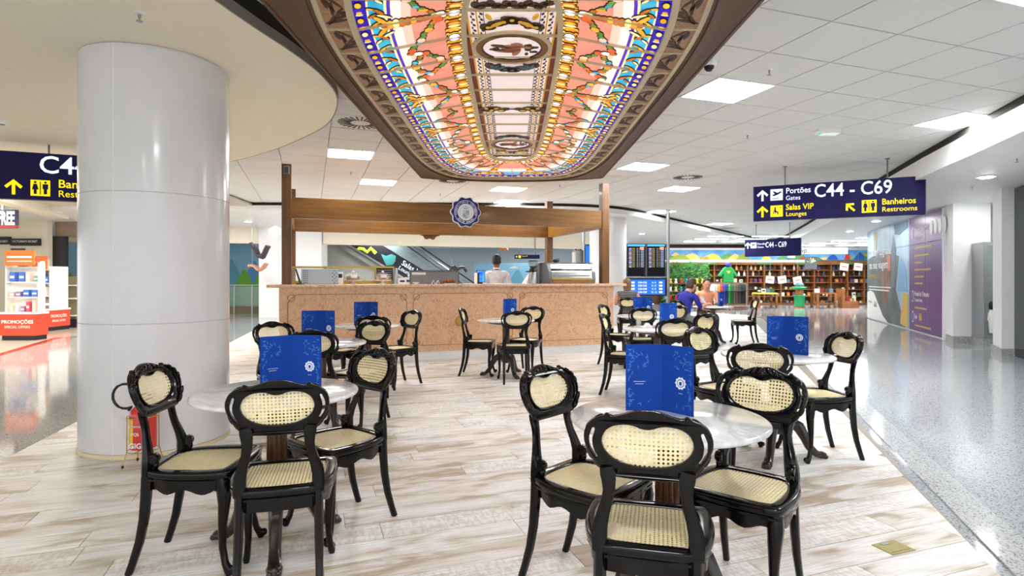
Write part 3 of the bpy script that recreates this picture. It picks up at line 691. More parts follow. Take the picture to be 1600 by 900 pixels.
# white wall, cabinet niche, pilaster and door at the right edge
o = MB().prism([(9.2,12.25),(8.92,11.65),(9.6,11.55),(10.2,12.25)], 0, ZR).build('wall_return', WHITE); struct('', o)
MB().prism([(9.17,12.2),(8.905,11.63),(9.6,11.53),(9.6,11.55),(8.92,11.65),(9.2,12.25)], 0, .13).build('skirting', SKIRT, o)
t = thing('display_cabinet', 'stainless display cabinet with a glass front set in the right wall', 'cabinet', (9.08,11.1,0), math.radians(-8))
MB().prism([(0,0),(.9,0),(.9,.7),(.16,.7),(.10,.5)], .13, 2.0).build('body', STEEL, t, bevel=.004)
MB().box(.05,.85,-.012,-.002,.2,1.93).build('glass_door', mat('cabinet glass', rgb(150,164,158), .08, alpha=.85), t)
for s in ((.0,.05,.13,2.0),(.05,.9,1.93,2.0),(.05,.9,.13,.2)): MB().box(s[0],s[1],-.02,-.002,s[2],s[3]).build('door_frame', STEEL, t)
MB().prism([(-.02,-.03),(.92,-.03),(.92,.72),(.15,.72)], 0, .13).build('skirting', SKIRT, t)
def figurine(x, h, lb):
    f = thing('figure_print', lb, 'figurine', (9.08+x, 11.065-.14*x, 0))
    MB().lathe([(.035,.25),(.05,.25+h*.3),(.06,.25+h*.6),(.03,.25+h*.72)], 10).build('body', SHOPW, f, smooth=True); MB().ell((0,0,.25+h*.86), .045,.04,h*.13).build('head', mat('dark hair', rgb(34,28,24), .6), f, smooth=True)
    for s in (-1,1): MB().sweep([(s*.05,0,.25+h*.62),(s*.075,-.01,.25+h*.4)], .025,.025,6).build('arm', SHOPW, f)
figurine(.12, .62, 'white figure with dark head standing before the cabinet glass'); figurine(.28, .34, 'shorter dark headed figure before the cabinet glass')
o = MB().prism([(8.64,10.35),(8.22,9.67),(8.44,9.62),(9.3,10.35)], 0, ZR).build('wall_pilaster', WHITE); struct('', o)
MB().prism([(8.62,10.37),(8.20,9.65),(8.46,9.59),(8.47,9.7),(8.24,9.72),(8.66,10.37)], 0, .12).build('skirting', SKIRT, o)
o = MB().prism([(8.43,9.7),(7.6,7.9),(7.8,7.8),(8.63,9.62)], 0, ZR-.02).build('door_2', mat('dark glass door', rgb(34,40,42), .12)); struct('', o)
MB().prism([(8.44,9.66),(8.36,9.5),(8.38,9.48),(8.47,9.64)], 0, ZR-.02).build('door_frame', BLACK, o)
o = MB().prism([(8.63,9.62),(7.8,7.8),(6.0,2),(7,1),(12,12)], 0, ZR).build('wall_near_right', WHITE); struct('', o)

# ---- round columns
def rcolumn(x, y, R, label, zt, vs=True):
    t = thing('round_column', label, 'column', (x, y, 0))
    zs = [.03,.968,1.93,zt-.012]
    for k in range(3):
        q = MB(); q.lathe([(R-.004,zs[k]+.0012),(R,zs[k]+.004),(R,zs[k+1]-.004),(R-.004,zs[k+1]-.0012)], 96); q.build('cladding_panel', COLWHITE, t, smooth=True)
    MB().lathe([(R-.006,.0),(R-.006,zt-.004)], 64).build('core', mat('column core', rgb(236,236,236), .5), t, smooth=True)
    MB().lathe([(R+.008,.0),(R+.008,.02),(R,.03)], 64).build('base_ring', mat('cream ring', rgb(220,206,170), .4), t, smooth=True)
    a = math.atan2(-y, -x) - .55
    if vs: MB().box(R-.002,R+.0015,-.003,.003,.03,zt-.015).build('joint', WHITE, t).rotation_euler = (0,0,a)
    return t
rcolumn(-2.86, 4.65, .52, 'big white round column at the left among the tables', ZF)
rcolumn(sd(950,16.4), 16.4, .52, 'white round column behind the right brown post', ZF, False)
# ================================================================== STAINED GLASS CEILING
gc = thing('stained_glass_ceiling', 'long backlit stained glass ceiling in a brown wooden frame', 'stained glass', (0, 5.3, 2.75))
E = GLASS_E
def G(n, c, e=1.0, c2=None, scale=10): return glow('glass '+n, rgb(*c), E*e, c2=rgb(*c2) if c2 else None, scale=scale)
G_PINK = glow('glass pink', rgb(230,152,130), E*.8, True, rgb(220,136,114)); G_PALE = glow('glass pale pink', rgb(243,198,180), E*.84, True); G_WHITE = glow('glass white', rgb(252,232,220), E*.9, True)
G_BLUE = G('ultramarine', (36,16,176), .75); G_CYAN = G('cyan', (78,192,224), .8, (40,160,205)); G_GOLD = G('gold', (246,190,60), .9, (232,150,30)); G_CREAM = G('cream', (252,226,160), .9)
G_ORANGE = G('orange', (214,126,34), .8, (180,84,20)); G_BROWN = G('brown', (120,62,18), .6); G_GREEN = G('green', (72,122,44), .6, (120,160,70)); G_RED = G('red', (226,90,50), .8)
G_JEWEL = G('jewel', (244,246,252), .95, (206,214,228)); G_LEAD = mat('lead line', rgb(26,18,14), .6); G_VIOLET = G('violet', (84,50,190), .7)
G_CENTRE = glow('glass centre', rgb(232,216,214), E*.72, True, rgb(226,208,208)); G_MAROON = G('maroon', (100,34,22), .5); G_OCHRE = G('ochre', (196,150,50), .6); G_DARK = G('umber', (58,44,34), .35, (84,64,48), 60)
G_SLATE = G('slate', (74,92,104), .45); G_PANEL = G('panel brown', (140,106,80), .5, (120,88,64), 40); G_SKIN = G('figure brown', (150,100,78), .5); G_LEAF = G('panel leaf', (56,40,30), .35)
NN = 4.0; Q1 = 5.5; ROW = .355; Y1 = Q1*ROW; BMAX = 3.1
def bof(a): return BMAX - (1.145-a)*.98
CACHE = {}
def endcurve(a):
    k = round(a, 4)
    if k in CACHE: return CACHE[k]
    b = bof(a); y1 = min(Y1, b*.86); ph0 = math.asin((y1/b)**2); P = []
    for i in range(121):
        ph = ph0 + (PI/2-ph0)*i/120; c = max(math.cos(ph), 0); P.append((a*c**.5, b*math.sin(ph)**.5))
    P[-1] = (0, b)
    Ls = [0]
    for i in range(120): Ls.append(Ls[-1] + math.dist(P[i], P[i+1]))
    CACHE[k] = (P, Ls, y1); return CACHE[k]
def GP(q, a, s, dz=0):
    P, Ls, y1 = endcurve(a); b = bof(a); aq = abs(q)
    if aq <= Q1:
        y = y1/Q1*aq; x = a*(1-(y/b)**4)**.25
    else:
        L = Ls[-1]*min((aq-Q1)/4, 1); i = 0
        import bisect
        i = min(max(bisect.bisect_left(Ls, L)-1, 0), 119); t = (L-Ls[i])/max(Ls[i+1]-Ls[i], 1e-9)
        x = P[i][0]+(P[i+1][0]-P[i][0])*t; y = P[i][1]+(P[i+1][1]-P[i][1])*t
    z = 0 if a >= .95 else (.115 if a <= .345 else .115*(.95-a)/(.95-.345))
    return (s*x, math.copysign(y, q), z+dz)
class GB(MB):
    def cell(s, q0, q1, a0, a1, sd_, dz, n=3, mi=0, th=.004):
        o = len(s.v)
        for z in (dz, dz+th):
            for i in range(n+1):
                q = q0+(q1-q0)*i/n
                s.v.append(GP(q, a0, sd_, z)); s.v.append(GP(q, a1, sd_, z))
        k = 2*(n+1)
        for i in range(n):
            a, b, c, d_ = o+2*i, o+2*i+1, o+2*i+3, o+2*i+2
            s.f += [(a,b,c,d_), (a+k,d_+k,c+k,b+k), (a,d_,d_+k,a+k), (b,b+k,c+k,c)]; s.mi += [mi]*4
        e = o+2*n; s.f += [(o,o+k,o+1+k,o+1), (e,e+1,e+1+k,e+k)]; s.mi += [mi]*2
    def poly(s, pts, sd_, dz, mi=0):
        o = len(s.v); n = len(pts)
        for p in pts: s.v.append(GP(p[0], max(p[1], .02), sd_, dz))
        for p in pts: s.v.append(GP(p[0], max(p[1], .02), sd_, dz+.006))
        s.f.append(tuple(range(o, o+n))); s.mi.append(mi)
        for i in range(n): s.f.append((o+i, o+(i+1) % n, o+n+(i+1) % n, o+n+i)); s.mi.append(mi)
    def blob(s, q, a, rq, ra, sd_, mi, n=8, rot=0, lead=None, dz=-.004):
        """ellipse in metres (rq along the length, ra across), optional dark lead outline behind it"""
        def E_(f): 
            out = []
            for k in range(n):
                t = 2*PI*k/n; u, w = rq*f[0]*math.cos(t), ra*f[1]*math.sin(t)
                out.append((q+(u*math.cos(rot)-w*math.sin(rot))/ROW, a+u*math.sin(rot)+w*math.cos(rot)))
            return out
        if lead is not None: s.poly(E_((1+.006/rq, 1+.006/ra)), sd_, dz+.0015, lead)
        s.poly(E_((1,1)), sd_, dz, mi)
cells = [(k-.5, k+.5) for k in range(-9, 10)]
BANDS = [(.95,.882,G_BLUE),(.882,.872,G_CREAM),(.872,.79,G_CYAN),(.79,.776,G_CREAM),(.776,.756,G_VIOLET),(.756,.70,G_WHITE),(.70,.645,G_PALE),(.645,.44,G_PINK),(.44,.345,G_GOLD)]
bmats = [b[2] for b in BANDS]
for sgn in (-1, 1):
    for q0, q1 in cells:
        g = GB()
        for i, (a0, a1, m) in enumerate(BANDS): g.cell(q0+.012, q1-.012, a0, a1, sgn, .004, 3, i)
        g.build('glass_pane', bmats, gc)
        g = GB(); g.cell(q0+.03, q1-.03, 1.118, .98, sgn, .002, 3); lp = g.build('leaf_panel', G_PANEL, gc)
        g = GB(); c = (q0+q1)/2
        for k in range(6):
            aa = 1.10-.006*k; r = -1.0+.42*k
            g.blob(c-.30+.115*k, 1.045+.022*math.sin(k*1.3), .075, .011, sgn, 0, 7, rot=r*.9+.2, dz=-.001)
        g.blob(c+.02, 1.0, .03, .014, sgn, 0, 6, rot=.6, dz=-.001); g.blob(c-.2, 1.085, .05, .012, sgn, 0, 6, rot=-.2, dz=-.001); g.blob(c+.25, 1.075, .06, .012, sgn, 0, 6, rot=.5, dz=-.001)
        g.build('leaf_relief', G_LEAF, lp)
# coloured pieces on the panes
ML = [G_GOLD, G_CREAM, G_ORANGE, G_BROWN, G_GREEN, G_RED, G_JEWEL, G_LEAD, G_WHITE, G_PALE, G_CYAN]
GO, CR, OR, BR, GR, RE, JE, LD, WH, PA, CY = range(11)
TORCH = [-5.45, -1.45, 1.45, 5.45, 8.6, -8.6]
def garland(g, pts, sgn, seed):
    rnd = random.Random(seed)
    for i in range(len(pts)-1):
        (q0, a0), (q1, a1) = pts[i], pts[i+1]
        L = math.hypot((q1-q0)*ROW, a1-a0); n = max(2, int(L/.042))
        for k in range(n):
            t = k/n; q = q0+(q1-q0)*t; a = a0+(a1-a0)*t; ro = math.atan2(a1-a0, (q1-q0)*ROW)
            big = (k+i) % 3 == 0
            g.blob(q, a+rnd.uniform(-.01,.01), .032 if big else .026, .027 if big else .019, sgn, rnd.choice([OR,WH,PA,GO,RE]) if big else rnd.choice([GR,GR,GR,OR,CY]), 7, ro+rnd.uniform(-.4,.4), LD)
for sgn in (-1, 1):
    g = GB()
    for k in range(-9, 10):                                   # blue band: gold discs and studs
        for f in (-.25, .25):
            g.blob(k+f, .92, .027, .017, sgn, CR if abs(k) % 2 else GO, 10, 0, LD)
        for f in (-.5, 0): g.blob(k+f, .92, .012, .016, sgn, GO, 6, 0); g.blob(k+f+.06, .92, .005, .019, sgn, CR, 4, 0)
    g.build('gold_disc_border', ML, gc)['kind'] = 'stuff'
    g = GB(); rnd = random.Random(3)
    for k in range(-18, 19):                                  # acanthus leaves on the cyan band
        q = k*.5; fl_ = 1 if k % 2 else -1
        if abs(q) > 9.4: continue
        c1 = [OR, GO][k % 2]
        g.blob(q, .836+fl_*.02, .046, .012, sgn, c1, 8, fl_*.55, LD); g.blob(q+.13, .834-fl_*.02, .03, .009, sgn, CR if k % 3 else OR, 8, -fl_*.7, LD)
        g.blob(q-.12, .838-fl_*.024, .022, .008, sgn, GO, 7, fl_*1.1, LD)
    g.build('acanthus_border', ML, gc)['kind'] = 'stuff'
    g = GB()
    for tq in TORCH:                                          # torches and garlands over the pink field
        for k in range(9):
            a = .80-.034*k; w = .12-.009*k if k > 2 else .08+.014*k
            g.blob(tq, a, w*.62, .021, sgn, (OR, GO, CR, OR, OR, GO, OR, OR, OR)[k], 8, 0, LD)
        for f in (-1, 1): g.blob(tq+f*.22, .815, .07, .016, sgn, GO, 8, f*.5, LD); g.blob(tq+f*.36, .79, .05, .012, sgn, CR, 8, f*.9, LD)
        g.blob(tq, .50, .05, .035, sgn, OR, 9, 0, LD); g.blob(tq+.13, .485, .035, .026, sgn, RE, 8, 0, LD); g.blob(tq-.13, .475, .03, .024, sgn, WH, 8, 0, LD); g.blob(tq, .455, .03, .018, sgn, WH, 7, 0, LD)
    for i, (q0, q1) in enumerate(((-5.45,-1.45),(-1.45,1.45),(1.45,5.45),(5.45,8.6),(-8.6,-5.45))):
        w = q1-q0; mid = (q0+q1)/2
        garland(g, [(q0+.1,.50),(q0+.24*w,.63),(q0+.34*w,.69),(mid-.14*w,.60)], sgn, i*7+1)
        garland(g, [(q1-.1,.50),(q1-.24*w,.63),(q1-.34*w,.69),(mid+.14*w,.60)], sgn, i*7+2)
        garland(g, [(mid-.14*w,.60),(mid-.05*w,.685),(mid+.05*w,.685),(mid+.14*w,.60),(mid+.05*w,.51),(mid,.49),(mid-.05*w,.51),(mid-.14*w,.60)] if w > 3.2 else [(mid-.14*w,.60),(mid,.52),(mid+.14*w,.60)], sgn, i*7+3)
    g.build('garland', ML, gc)['kind'] = 'stuff'
    g = GB()
    for k in range(-19, 20):                                  # jewel border
        q = k*.5
        if abs(q) > 9.45: continue
        if k % 2:
            g.blob(q, .392, .068, .047, sgn, GO, 10, 0, LD); g.blob(q, .392, .053, .037, sgn, JE, 4 if False else 8, 0, LD, dz=-.008); g.blob(q, .392, .022, .018, sgn, WH, 6, 0, dz=-.012)
        else:
            for j in range(4): g.blob(q-.15+.1*j, .392, .016, .044-.006*(j in (0,3)), sgn, (OR, GO, CR, GO)[j], 7, 0, LD)
        g.blob(q, .433, .03, .01, sgn, BR, 6, 0); g.blob(q, .352, .03, .008, sgn, OR, 6, 0)
        for j in (-1, 1): g.blob(q+j*.17, .433, .014, .012, sgn, GO, 6, 0, LD); g.blob(q+j*.17, .352, .014, .01, sgn, CR, 6, 0, LD)
    g.build('jewel_border', ML, gc)['kind'] = 'stuff'
    # lead and taupe frames
    g = GB()
    for q0, q1 in cells:
        g.cell(q0, q1, .985, .948, sgn, -.016, 4, 0, .03); g.cell(q0, q1, 1.148, 1.118, sgn, -.014, 4, 0, .03)
    g.build('outer_mullion', TAUPE, gc)
    g = GB()
    for q0, q1 in cells: g.cell(q0, q1, .348, .312, sgn, -.018, 4, 0, .04)
    g.build('inner_mullion', TAUPE, gc)
    bar = None
    for k in range(-9, 10):
        q = k+.5
        if q > 9.4 : q = 9.5
        g = GB(); hw = .012 if abs(q) < 9.3 else .012
        big = k % 4 == 1
        g.cell(q-hw*(1.6 if big else 1), q+hw*(1.6 if big else 1), .95, .345, sgn, -.013, 1, 0, .018); g.cell(q-.016, q+.016, 1.12, .98, sgn, -.008, 1, 0, .012)
        g.build('glazing_bar', TAUPE, gc)
    # moulded wooden inner edge
    g = GB()
    for q0, q1 in cells:
        g.cell(q0, q1, 1.165, 1.146, sgn, -.022, 4, 0, .05); g.cell(q0, q1, 1.19, 1.165, sgn, -.034, 4, 0, .06); g.cell(q0, q1, 1.215, 1.19, sgn, -.026, 4, 0, .06)
    g.build('inner_moulding', mat('dark moulding', rgb(78,48,16), .45), gc)
# centre panel, row by row
ZP = .115
def cx_lim(y): 
    b = bof(.315); return .315*max(1-(abs(y)/b)**4, 0)**.25
rowsY = [k*ROW+ROW/2 for k in range(-7, 7)]
for i in range(len(rowsY)-1):
    y0, y1 = rowsY[i]+.006, rowsY[i+1]-.006
    def strip(xa, xb, m, nm, dz, n=3, side=(-1,1)):
        for s in side:
            P = []
            for k in range(n+1):
                y = y0+(y1-y0)*k/n; P.append((s*min(xb, cx_lim(y)), y))
            for k in range(n, -1, -1):
                y = y0+(y1-y0)*k/n; P.append((s*min(xa, cx_lim(y)), y))
            if area(P) > 1e-5: MB().prism(P, ZP+dz, ZP+dz+.003).build(nm, m, gc)
    P = [(cx_lim(y0+(y1-y0)*k/3), y0+(y1-y0)*k/3) for k in range(4)]; P = P + [(-x, y) for x, y in P[::-1]]
    if area(P) > .001: MB().prism(P, ZP+.004, ZP+.008).build('glass_pane', G_CENTRE, gc)
    strip(.275, .315, G_MAROON, 'maroon_pane', .0005); strip(.262, .275, G_OCHRE, 'ochre_strip', .0004); strip(.208, .218, G_OCHRE, 'ochre_strip', .0004)
    if abs((y0+y1)/2) < 2.0: strip(.168, .172, G_LEAD, 'lead_strip', .0004)
    # vine
    g = MB()
    for s in (-1, 1):
        for k in range(9):
            y = y0+(y1-y0)*(k+.5)/9
            for bx in (.24, .19):
                if bx+.02 < cx_lim(y): g.prism([(s*(bx+.011*math.cos(t+.5)*(1 if k % 2 else .6)) + s*.006*(-1)**k, y+.013*math.sin(t)) for t in (0,1.2,2.5,3.8,5.0)], ZP-.002, ZP+.004)
    if g.v: g.build('vine', G_DARK, gc)
    if i: 
        xl = cx_lim(rowsY[i]); MB().box(-xl, xl, rowsY[i]-.008, rowsY[i]+.008, ZP-.012, ZP+.008).build('glazing_bar', TAUPE, gc)
def ring2(cx, cy, r0, r1, z, th, m, nm, n=40, parent=gc):
    g = MB(); o = circ(cx, cy, r1, n); a = circ(cx, cy, r0, n)
    for k in range(n): g.prism([a[k], o[k], o[(k+1) % n], a[(k+1) % n]], z, z+th)
    return g.build(nm, m, parent)
def dab(g, x, y, rx, ry, rot=0, n=10, z=0):
    g.prism([(x+1.25*(rx*math.cos(2*PI*k/n)*math.cos(rot)-ry*math.sin(2*PI*k/n)*math.sin(rot)), y+1.25*(rx*math.cos(2*PI*k/n)*math.sin(rot)+ry*math.sin(2*PI*k/n)*math.cos(rot))) for k in range(n)], ZP-.010+z, ZP-.004)
for sy in (-1, 1):
    cy = sy*1.40
    med = MB().prism(circ(0, cy, .245, 40), ZP-.004, ZP+.002).build('medallion_glass', G_CENTRE, gc)
    ring2(0, cy, .245, .272, ZP-.014, .012, TAUPE, 'medallion_ring'); ring2(0, cy, .205, .245, ZP-.012, .01, G('medallion brown', (108,72,30), .45), 'medallion_border'); ring2(0, cy, .196, .205, ZP-.012, .01, G_LEAD, 'medallion_line')
    g = MB()                                                  # winged child carrying branches
    dab(g, .03, cy+sy*.045, .036, .032); dab(g, .0, cy, .055, .036, .5); dab(g, -.05, cy-sy*.045, .06, .02, .2); dab(g, .03, cy-sy*.06, .02, .055, .3); dab(g, .08, cy+sy*.02, .05, .012, .3); dab(g, -.015, cy-sy*.03, .045, .03, 0)
    g.build('figure', G_SKIN, med)
    g = MB()
    dab(g, -.07, cy+sy*.03, .06, .016, -.3*sy); dab(g, -.11, cy-sy*.01, .02, .015)
    for k in range(9): dab(g, .10+.02*(k % 4), cy+sy*(.045-.018*k+.02*(k % 2)), .016, .01, k)
    for k in range(5): dab(g, -.14+.02*k, cy-sy*.02+.01*(k % 2), .012, .008, k)
    g.build('branches', G_DARK, med)
    for d_, nm in ((-1, 'festoon'), (1, 'cornucopia')):      # dark festoons either side of each medallion
        y = cy - sy*d_*(-1)*.0 + (-sy*.40 if d_ == -1 else sy*.42)
        g = MB(); h = MB()
        for k in range(13):
            t = -1+k/6.0
            yy = y + (sy*.09*(abs(t)**1.6) if d_ == -1 else sy*(-.04+.05*math.cos(t*3)))
            dab(g, t*.165, yy+.03*math.sin(k*2.1)*.5, .03, .036, k); 
            if k % 2 == 0: dab(h, t*.15, yy, .012, .012, k, 7, -.004)
        dab(g, 0, y, .05, .04); 
        for s in (-1, 1): dab(g, s*.12, y-.07*d_*sy, .05, .018, s*.9); dab(h, s*.12, y-.07*d_*sy, .03, .008, s*.9, 8, -.004); dab(h, s*.09, y-.04*d_*sy, .04, .014, s*.7, 8, -.004); dab(h, s*.14, y+.05*sy, .012, .03, s*.4, 8, -.004)
        g.build(nm, G_DARK, gc); h.build(nm+'_colour', G_SLATE if d_ == -1 else G_OCHRE, gc)
    g = MB()
    for k in range(15): dab(g, -.21+.03*k, sy*2.02+.02*math.sin(k*1.7), .022, .03, k)
    g.build('scroll', G_DARK, gc)
g = MB(); h = MB()                                             # middle ornament
for s in (-1, 1):
    for k in range(6): dab(g, s*(.06+.04*k), .05*math.sin(k*1.9)*.8, .035, .03+.008*k, s*k*.4)
    for k in range(4): dab(h, s*(.1+.045*k), .03*(-1)**k, .022, .014, s*.6*k, 8, -.004)
dab(g, 0, 0, .1, .008); g.build('middle_ornament', G_DARK, gc); h.build('middle_ornament_colour', G_OCHRE, gc)
# brown box around the glass
def outline(hx, yc, bow, n=20):
    P = [(hx, -yc), (hx, yc)]; P += [(hx*(1-2*k/n), yc+bow*(1-(1-2*k/n)**2)) for k in range(1, n)]; P += [(-hx, yc), (-hx, -yc)]; P += [(-hx*(1-2*k/n), -yc-bow*(1-(1-2*k/n)**2)) for k in range(1, n)]
    return P
OUT = outline(1.27, 2.86, .32)
inn = [GP(-9.5+19*k/80, 1.2, 1)[:2] for k in range(81)] + [GP(9.5-19*k/80, 1.2, -1)[:2] for k in range(81)]
me = curve_mesh('box_frame', [(OUT, False), (inn, False)], .05, FRAMEWOOD); me.transform(Matrix.Translation((0,0,.0))); link('box_frame', me, gc)
g = MB(); n = len(OUT)
for k in range(n):
    a, b = Vector(OUT[k]), Vector(OUT[(k+1) % n]); t = (b-a).normalized(); nn = Vector((t.y, -t.x))*.02
    g.prism([tuple(a), tuple(b), tuple(b+nn), tuple(a+nn)], -.03, .44)
g.build('box_side', FRAMEWOOD, gc)
MB().prism(OUT, .16, .19).build('light_box_back', WHITE, gc)

# ================================================================== HANGING SIGNS
def person_icon(parent, x, y, z, h, m, skirt=False):
    flat(circ(x, z+h*.42, h*.085, 12), y, m, parent, 'pictogram')
    if skirt: flat([(x-h*.1,z+h*.3),(x+h*.1,z+h*.3),(x+h*.2,z-.12*h),(x+h*.09,z-.12*h),(x+h*.09,z-.45*h),(x-h*.09,z-.45*h),(x-h*.09,z-.12*h),(x-h*.2,z-.12*h)], y, m, parent, 'pictogram')
    else: flat([(x-h*.17,z+h*.3),(x+h*.17,z+h*.3),(x+h*.17,z-.08*h),(x+h*.1,z-.08*h),(x+h*.1,z-.45*h),(x-h*.1,z-.45*h),(x-h*.1,z-.08*h),(x-h*.17,z-.08*h)], y, m, parent, 'pictogram')
def arrow(parent, x, y, z, h, m, rot=0):
    P = [(-.09,-.5),(.09,-.5),(.09,.18),(.36,-.1),(.48,.05),(0,.5),(-.48,.05),(-.36,-.1),(-.09,.18)]
    c, s = math.cos(rot), math.sin(rot)
    flat([(x+h*(px*c-pz*s), z+h*(px*s+pz*c)) for px, pz in P], y, m, parent, 'arrow')
def restroom(parent, x, y, z, h):
    b = flat(rect(x-h/2, x+h/2, z-h/2, z+h/2), y, SIGNY, parent, 'pictogram_field')
    person_icon(parent, x-h*.26, y-.0025, z, h*.85, NAVY, True); person_icon(parent, x+h*.26, y-.0025, z, h*.85, NAVY)
    flat(rect(x-h*.025, x+h*.025, z-h*.4, z+h*.4), y-.0025, NAVY, parent, 'pictogram')
def planeicon(parent, x, y, z, h):
    flat(rect(x-h/2, x+h/2, z-h/2, z+h/2), y, SIGNW, parent, 'pictogram_field')
    P = [(-.42,0),(-.3,.02),(-.15,.08),(-.32,.32),(-.22,.33),(.05,.17),(.38,.3),(.4,.2),(.1,.0),(-.2,-.12)]
    flat([(x+h*a, z+h*b) for a, b in P], y-.0025, NAVY, parent, 'pictogram'); flat(rect(x-h*.35, x+h*.15, z-h*.36, z-h*.3), y-.0025, NAVY, parent, 'pictogram')
def seaticon(parent, x, y, z, h):
    flat(rect(x-h/2, x+h/2, z-h/2, z+h/2), y, SIGNY, parent, 'pictogram_field'); yy = y-.0025
    flat(circ(x-h*.12, z+h*.27, h*.08, 10), yy, NAVY, parent, 'pictogram')
    flat([(x+h*a, z+h*b) for a, b in ((-.2,.18),(-.05,.18),(-.02,-.02),(.14,-.04),(.16,-.32),(.06,-.32),(.05,-.14),(-.2,-.14))], yy, NAVY, parent, 'pictogram')
    flat([(x+h*a, z+h*b) for a, b in ((-.3,.1),(-.25,.1),(-.24,-.2),(.0,-.2),(.0,-.25),(-.3,-.25))], yy, NAVY, parent, 'pictogram'); flat(circ(x+h*.3, z+h*.3, h*.06, 8), yy, NAVY, parent, 'pictogram')
def big_sign(xl, yl, xr, yr, label, layout, z0=2.29, h=.59, ztop=ZC, tb=.05):
    a = math.atan2(yr-yl, xr-xl); w = math.hypot(xr-xl, yr-yl)
    t = thing('direction_sign', label, 'sign', (xl, yl, 0), a, 'navy hanging direction signs')
    MB().box(0, w, -.06, .06, z0, z0+h).build('sign_body', NAVY, t, bevel=.004)
    MB().box(-.008, 0, -.064, .064, z0-.005, z0+h+.005).build('end_cap', GREYM, t); MB().box(w, w+.008, -.064, .064, z0-.005, z0+h+.005).build('end_cap', GREYM, t)
    for x in (w*.2, w*.8):
        MB().lathe([(.012, z0+h),(.012, ztop)], 8, (x,0,0)).build('hanger_rod', GREYM, t); MB().lathe([(.035, ztop-.012),(.035, ztop)], 12, (x,0,0)).build('ceiling_plate', GREYM, t)
    layout(t, w, z0, h, -.061); return t
def lay_right(t, w, z0, h, y):
    k = w/2.44
    arrow(t, .14*k, y, z0+h*.73, .19, SIGNW); planeicon(t, .36*k, y, z0+h*.73, .19)
    text('Portões', .135, SIGNW, t, .50*k, y, z0+h*.75, bold=.01, sx=.87); text('Gates', .105, SIGNW, t, .50*k, y, z0+h*.56, sx=.9)
    text('C44 - C69', .30, SIGNW, t, .92*k, y, z0+h*.60, bold=.01, sx=.85)
    arrow(t, .14*k, y, z0+h*.26, .19, SIGNY); seaticon(t, .36*k, y, z0+h*.26, .19)
    text('Salas VIP', .135, SIGNY, t, .50*k, y, z0+h*.28, bold=.01, sx=.87); text('Lounges', .105, SIGNY, t, .50*k, y, z0+h*.10, sx=.9)
    arrow(t, 1.44*k, y, z0+h*.27, .17, SIGNY, PI/4); restroom(t, 1.70*k, y, z0+h*.27, .2)
    text('Banheiros', .13, SIGNY, t, 1.87*k, y, z0+h*.30, bold=.01, sx=.86); text('Restrooms', .105, SIGNY, t, 1.87*k, y, z0+h*.11)
def lay_left(t, w, z0, h, y):
    text('C44 - C69', .31, SIGNW, t, .40, y, z0+h*.58, bold=.01)
    arrow(t, .15, y, z0+h*.25, .19, SIGNY); restroom(t, .42, y, z0+h*.25, .2)
    text('Banheiros', .145, SIGNY, t, .60, y, z0+h*.28, bold=.01); text('Restrooms', .12, SIGNY, t, .60, y, z0+h*.08)
def lay_small(t, w, z0, h, y):
    arrow(t, .1, y, z0+h*.66, .22, SIGNW); planeicon(t, .3, y, z0+h*.66, .2); text('Portões', .1, SIGNW, t, .43, y, z0+h*.68); text('Gates', .09, SIGNW, t, .43, y, z0+h*.5); text('C44 - C69', .26, SIGNW, t, .7, y, z0+h*.52, bold=.012, sx=.62)
big_sign(4.2, 10.0, 6.38, 8.9, 'big navy sign pointing to gates, lounges and restrooms at right', lay_right)
big_sign(-6.35, 7.15, -4.09, 8.08, 'navy sign half hidden behind the big round column', lay_left, ztop=ZF+.06)
big_sign(8.35, 20.6, 9.75, 19.4, 'small far navy gate sign before the gift shop', lay_small, z0=2.07, h=.6)
# ================================================================== CAFE COUNTER AND PERGOLA
CO = (-3.4, 8.4)
ct = thing('cafe_counter', 'pink marble cafe counter with carved panel lines', 'counter', (CO[0], CO[1], 0), GA)
CL = 5.52; ZT = 1.21
MB().box(.02,CL-.02,.05,.6,0,.14).build('plinth', mat('white plinth', rgb(236,236,234), .35), ct)
MB().box(0,CL,.02,.62,.14,ZT-.045).build('body', STONE, ct, bevel=.004)
MB().box(-.16,CL+.19,-.12,.72,ZT-.045,ZT).build('worktop', STONETOP, ct, bevel=.01)
MB().box(.0,CL,.0,.02,1.09,ZT-.045).build('frieze', STONE, ct)
for (x0, x1, yy) in ((0,.5,0),(CL-.5,CL,0)):
    MB().box(x0,x1,.62,2.9,.0,1.05).build('side_return', STONE, ct)
MB().box(0,CL,2.45,2.95,0,1.0).build('back_bar', STONE, ct)
def carved(x0, x1, z0, z1):
    g = .07; P = []
    def line(pts): 
        MB().sweep([(p[0], .017, p[1]) for p in pts], .012,.008,6).build('carved_line', GROOVE, ct)
    line([(x0+2*g,z1),(x1-2*g,z1)]); line([(x0+2*g,z0),(x1-2*g,z0)]); line([(x0,z0+2*g),(x0,z1-2*g)]); line([(x1,z0+2*g),(x1,z1-2*g)])
    for sx, cx in ((1,x0),(-1,x1)):
        for sz, cz in ((1,z0),(-1,z1)):
            P = []
            for k in range(15):
                th = PI*1.5*k/14 + PI*.75
                P.append((cx+sx*(g*.55+.055*math.cos(th*1.0+.0)), cz+sz*(g*.55+.055*math.sin(th))))
            line([(cx+sx*2*g, cz), (cx+sx*1.3*g, cz+sz*.25*g)] + [(cx+sx*(.7*g+.05*math.cos(a)), cz+sz*(.7*g+.05*math.sin(a))) for a in [-.6+.45*k for k in range(15)]] + [(cx+sx*.25*g, cz+sz*1.3*g), (cx, cz+sz*2*g)])
carved(.12, 1.86, .24, 1.06); carved(1.96, 3.62, .24, 1.06); carved(3.74, 5.4, .24, 1.06)
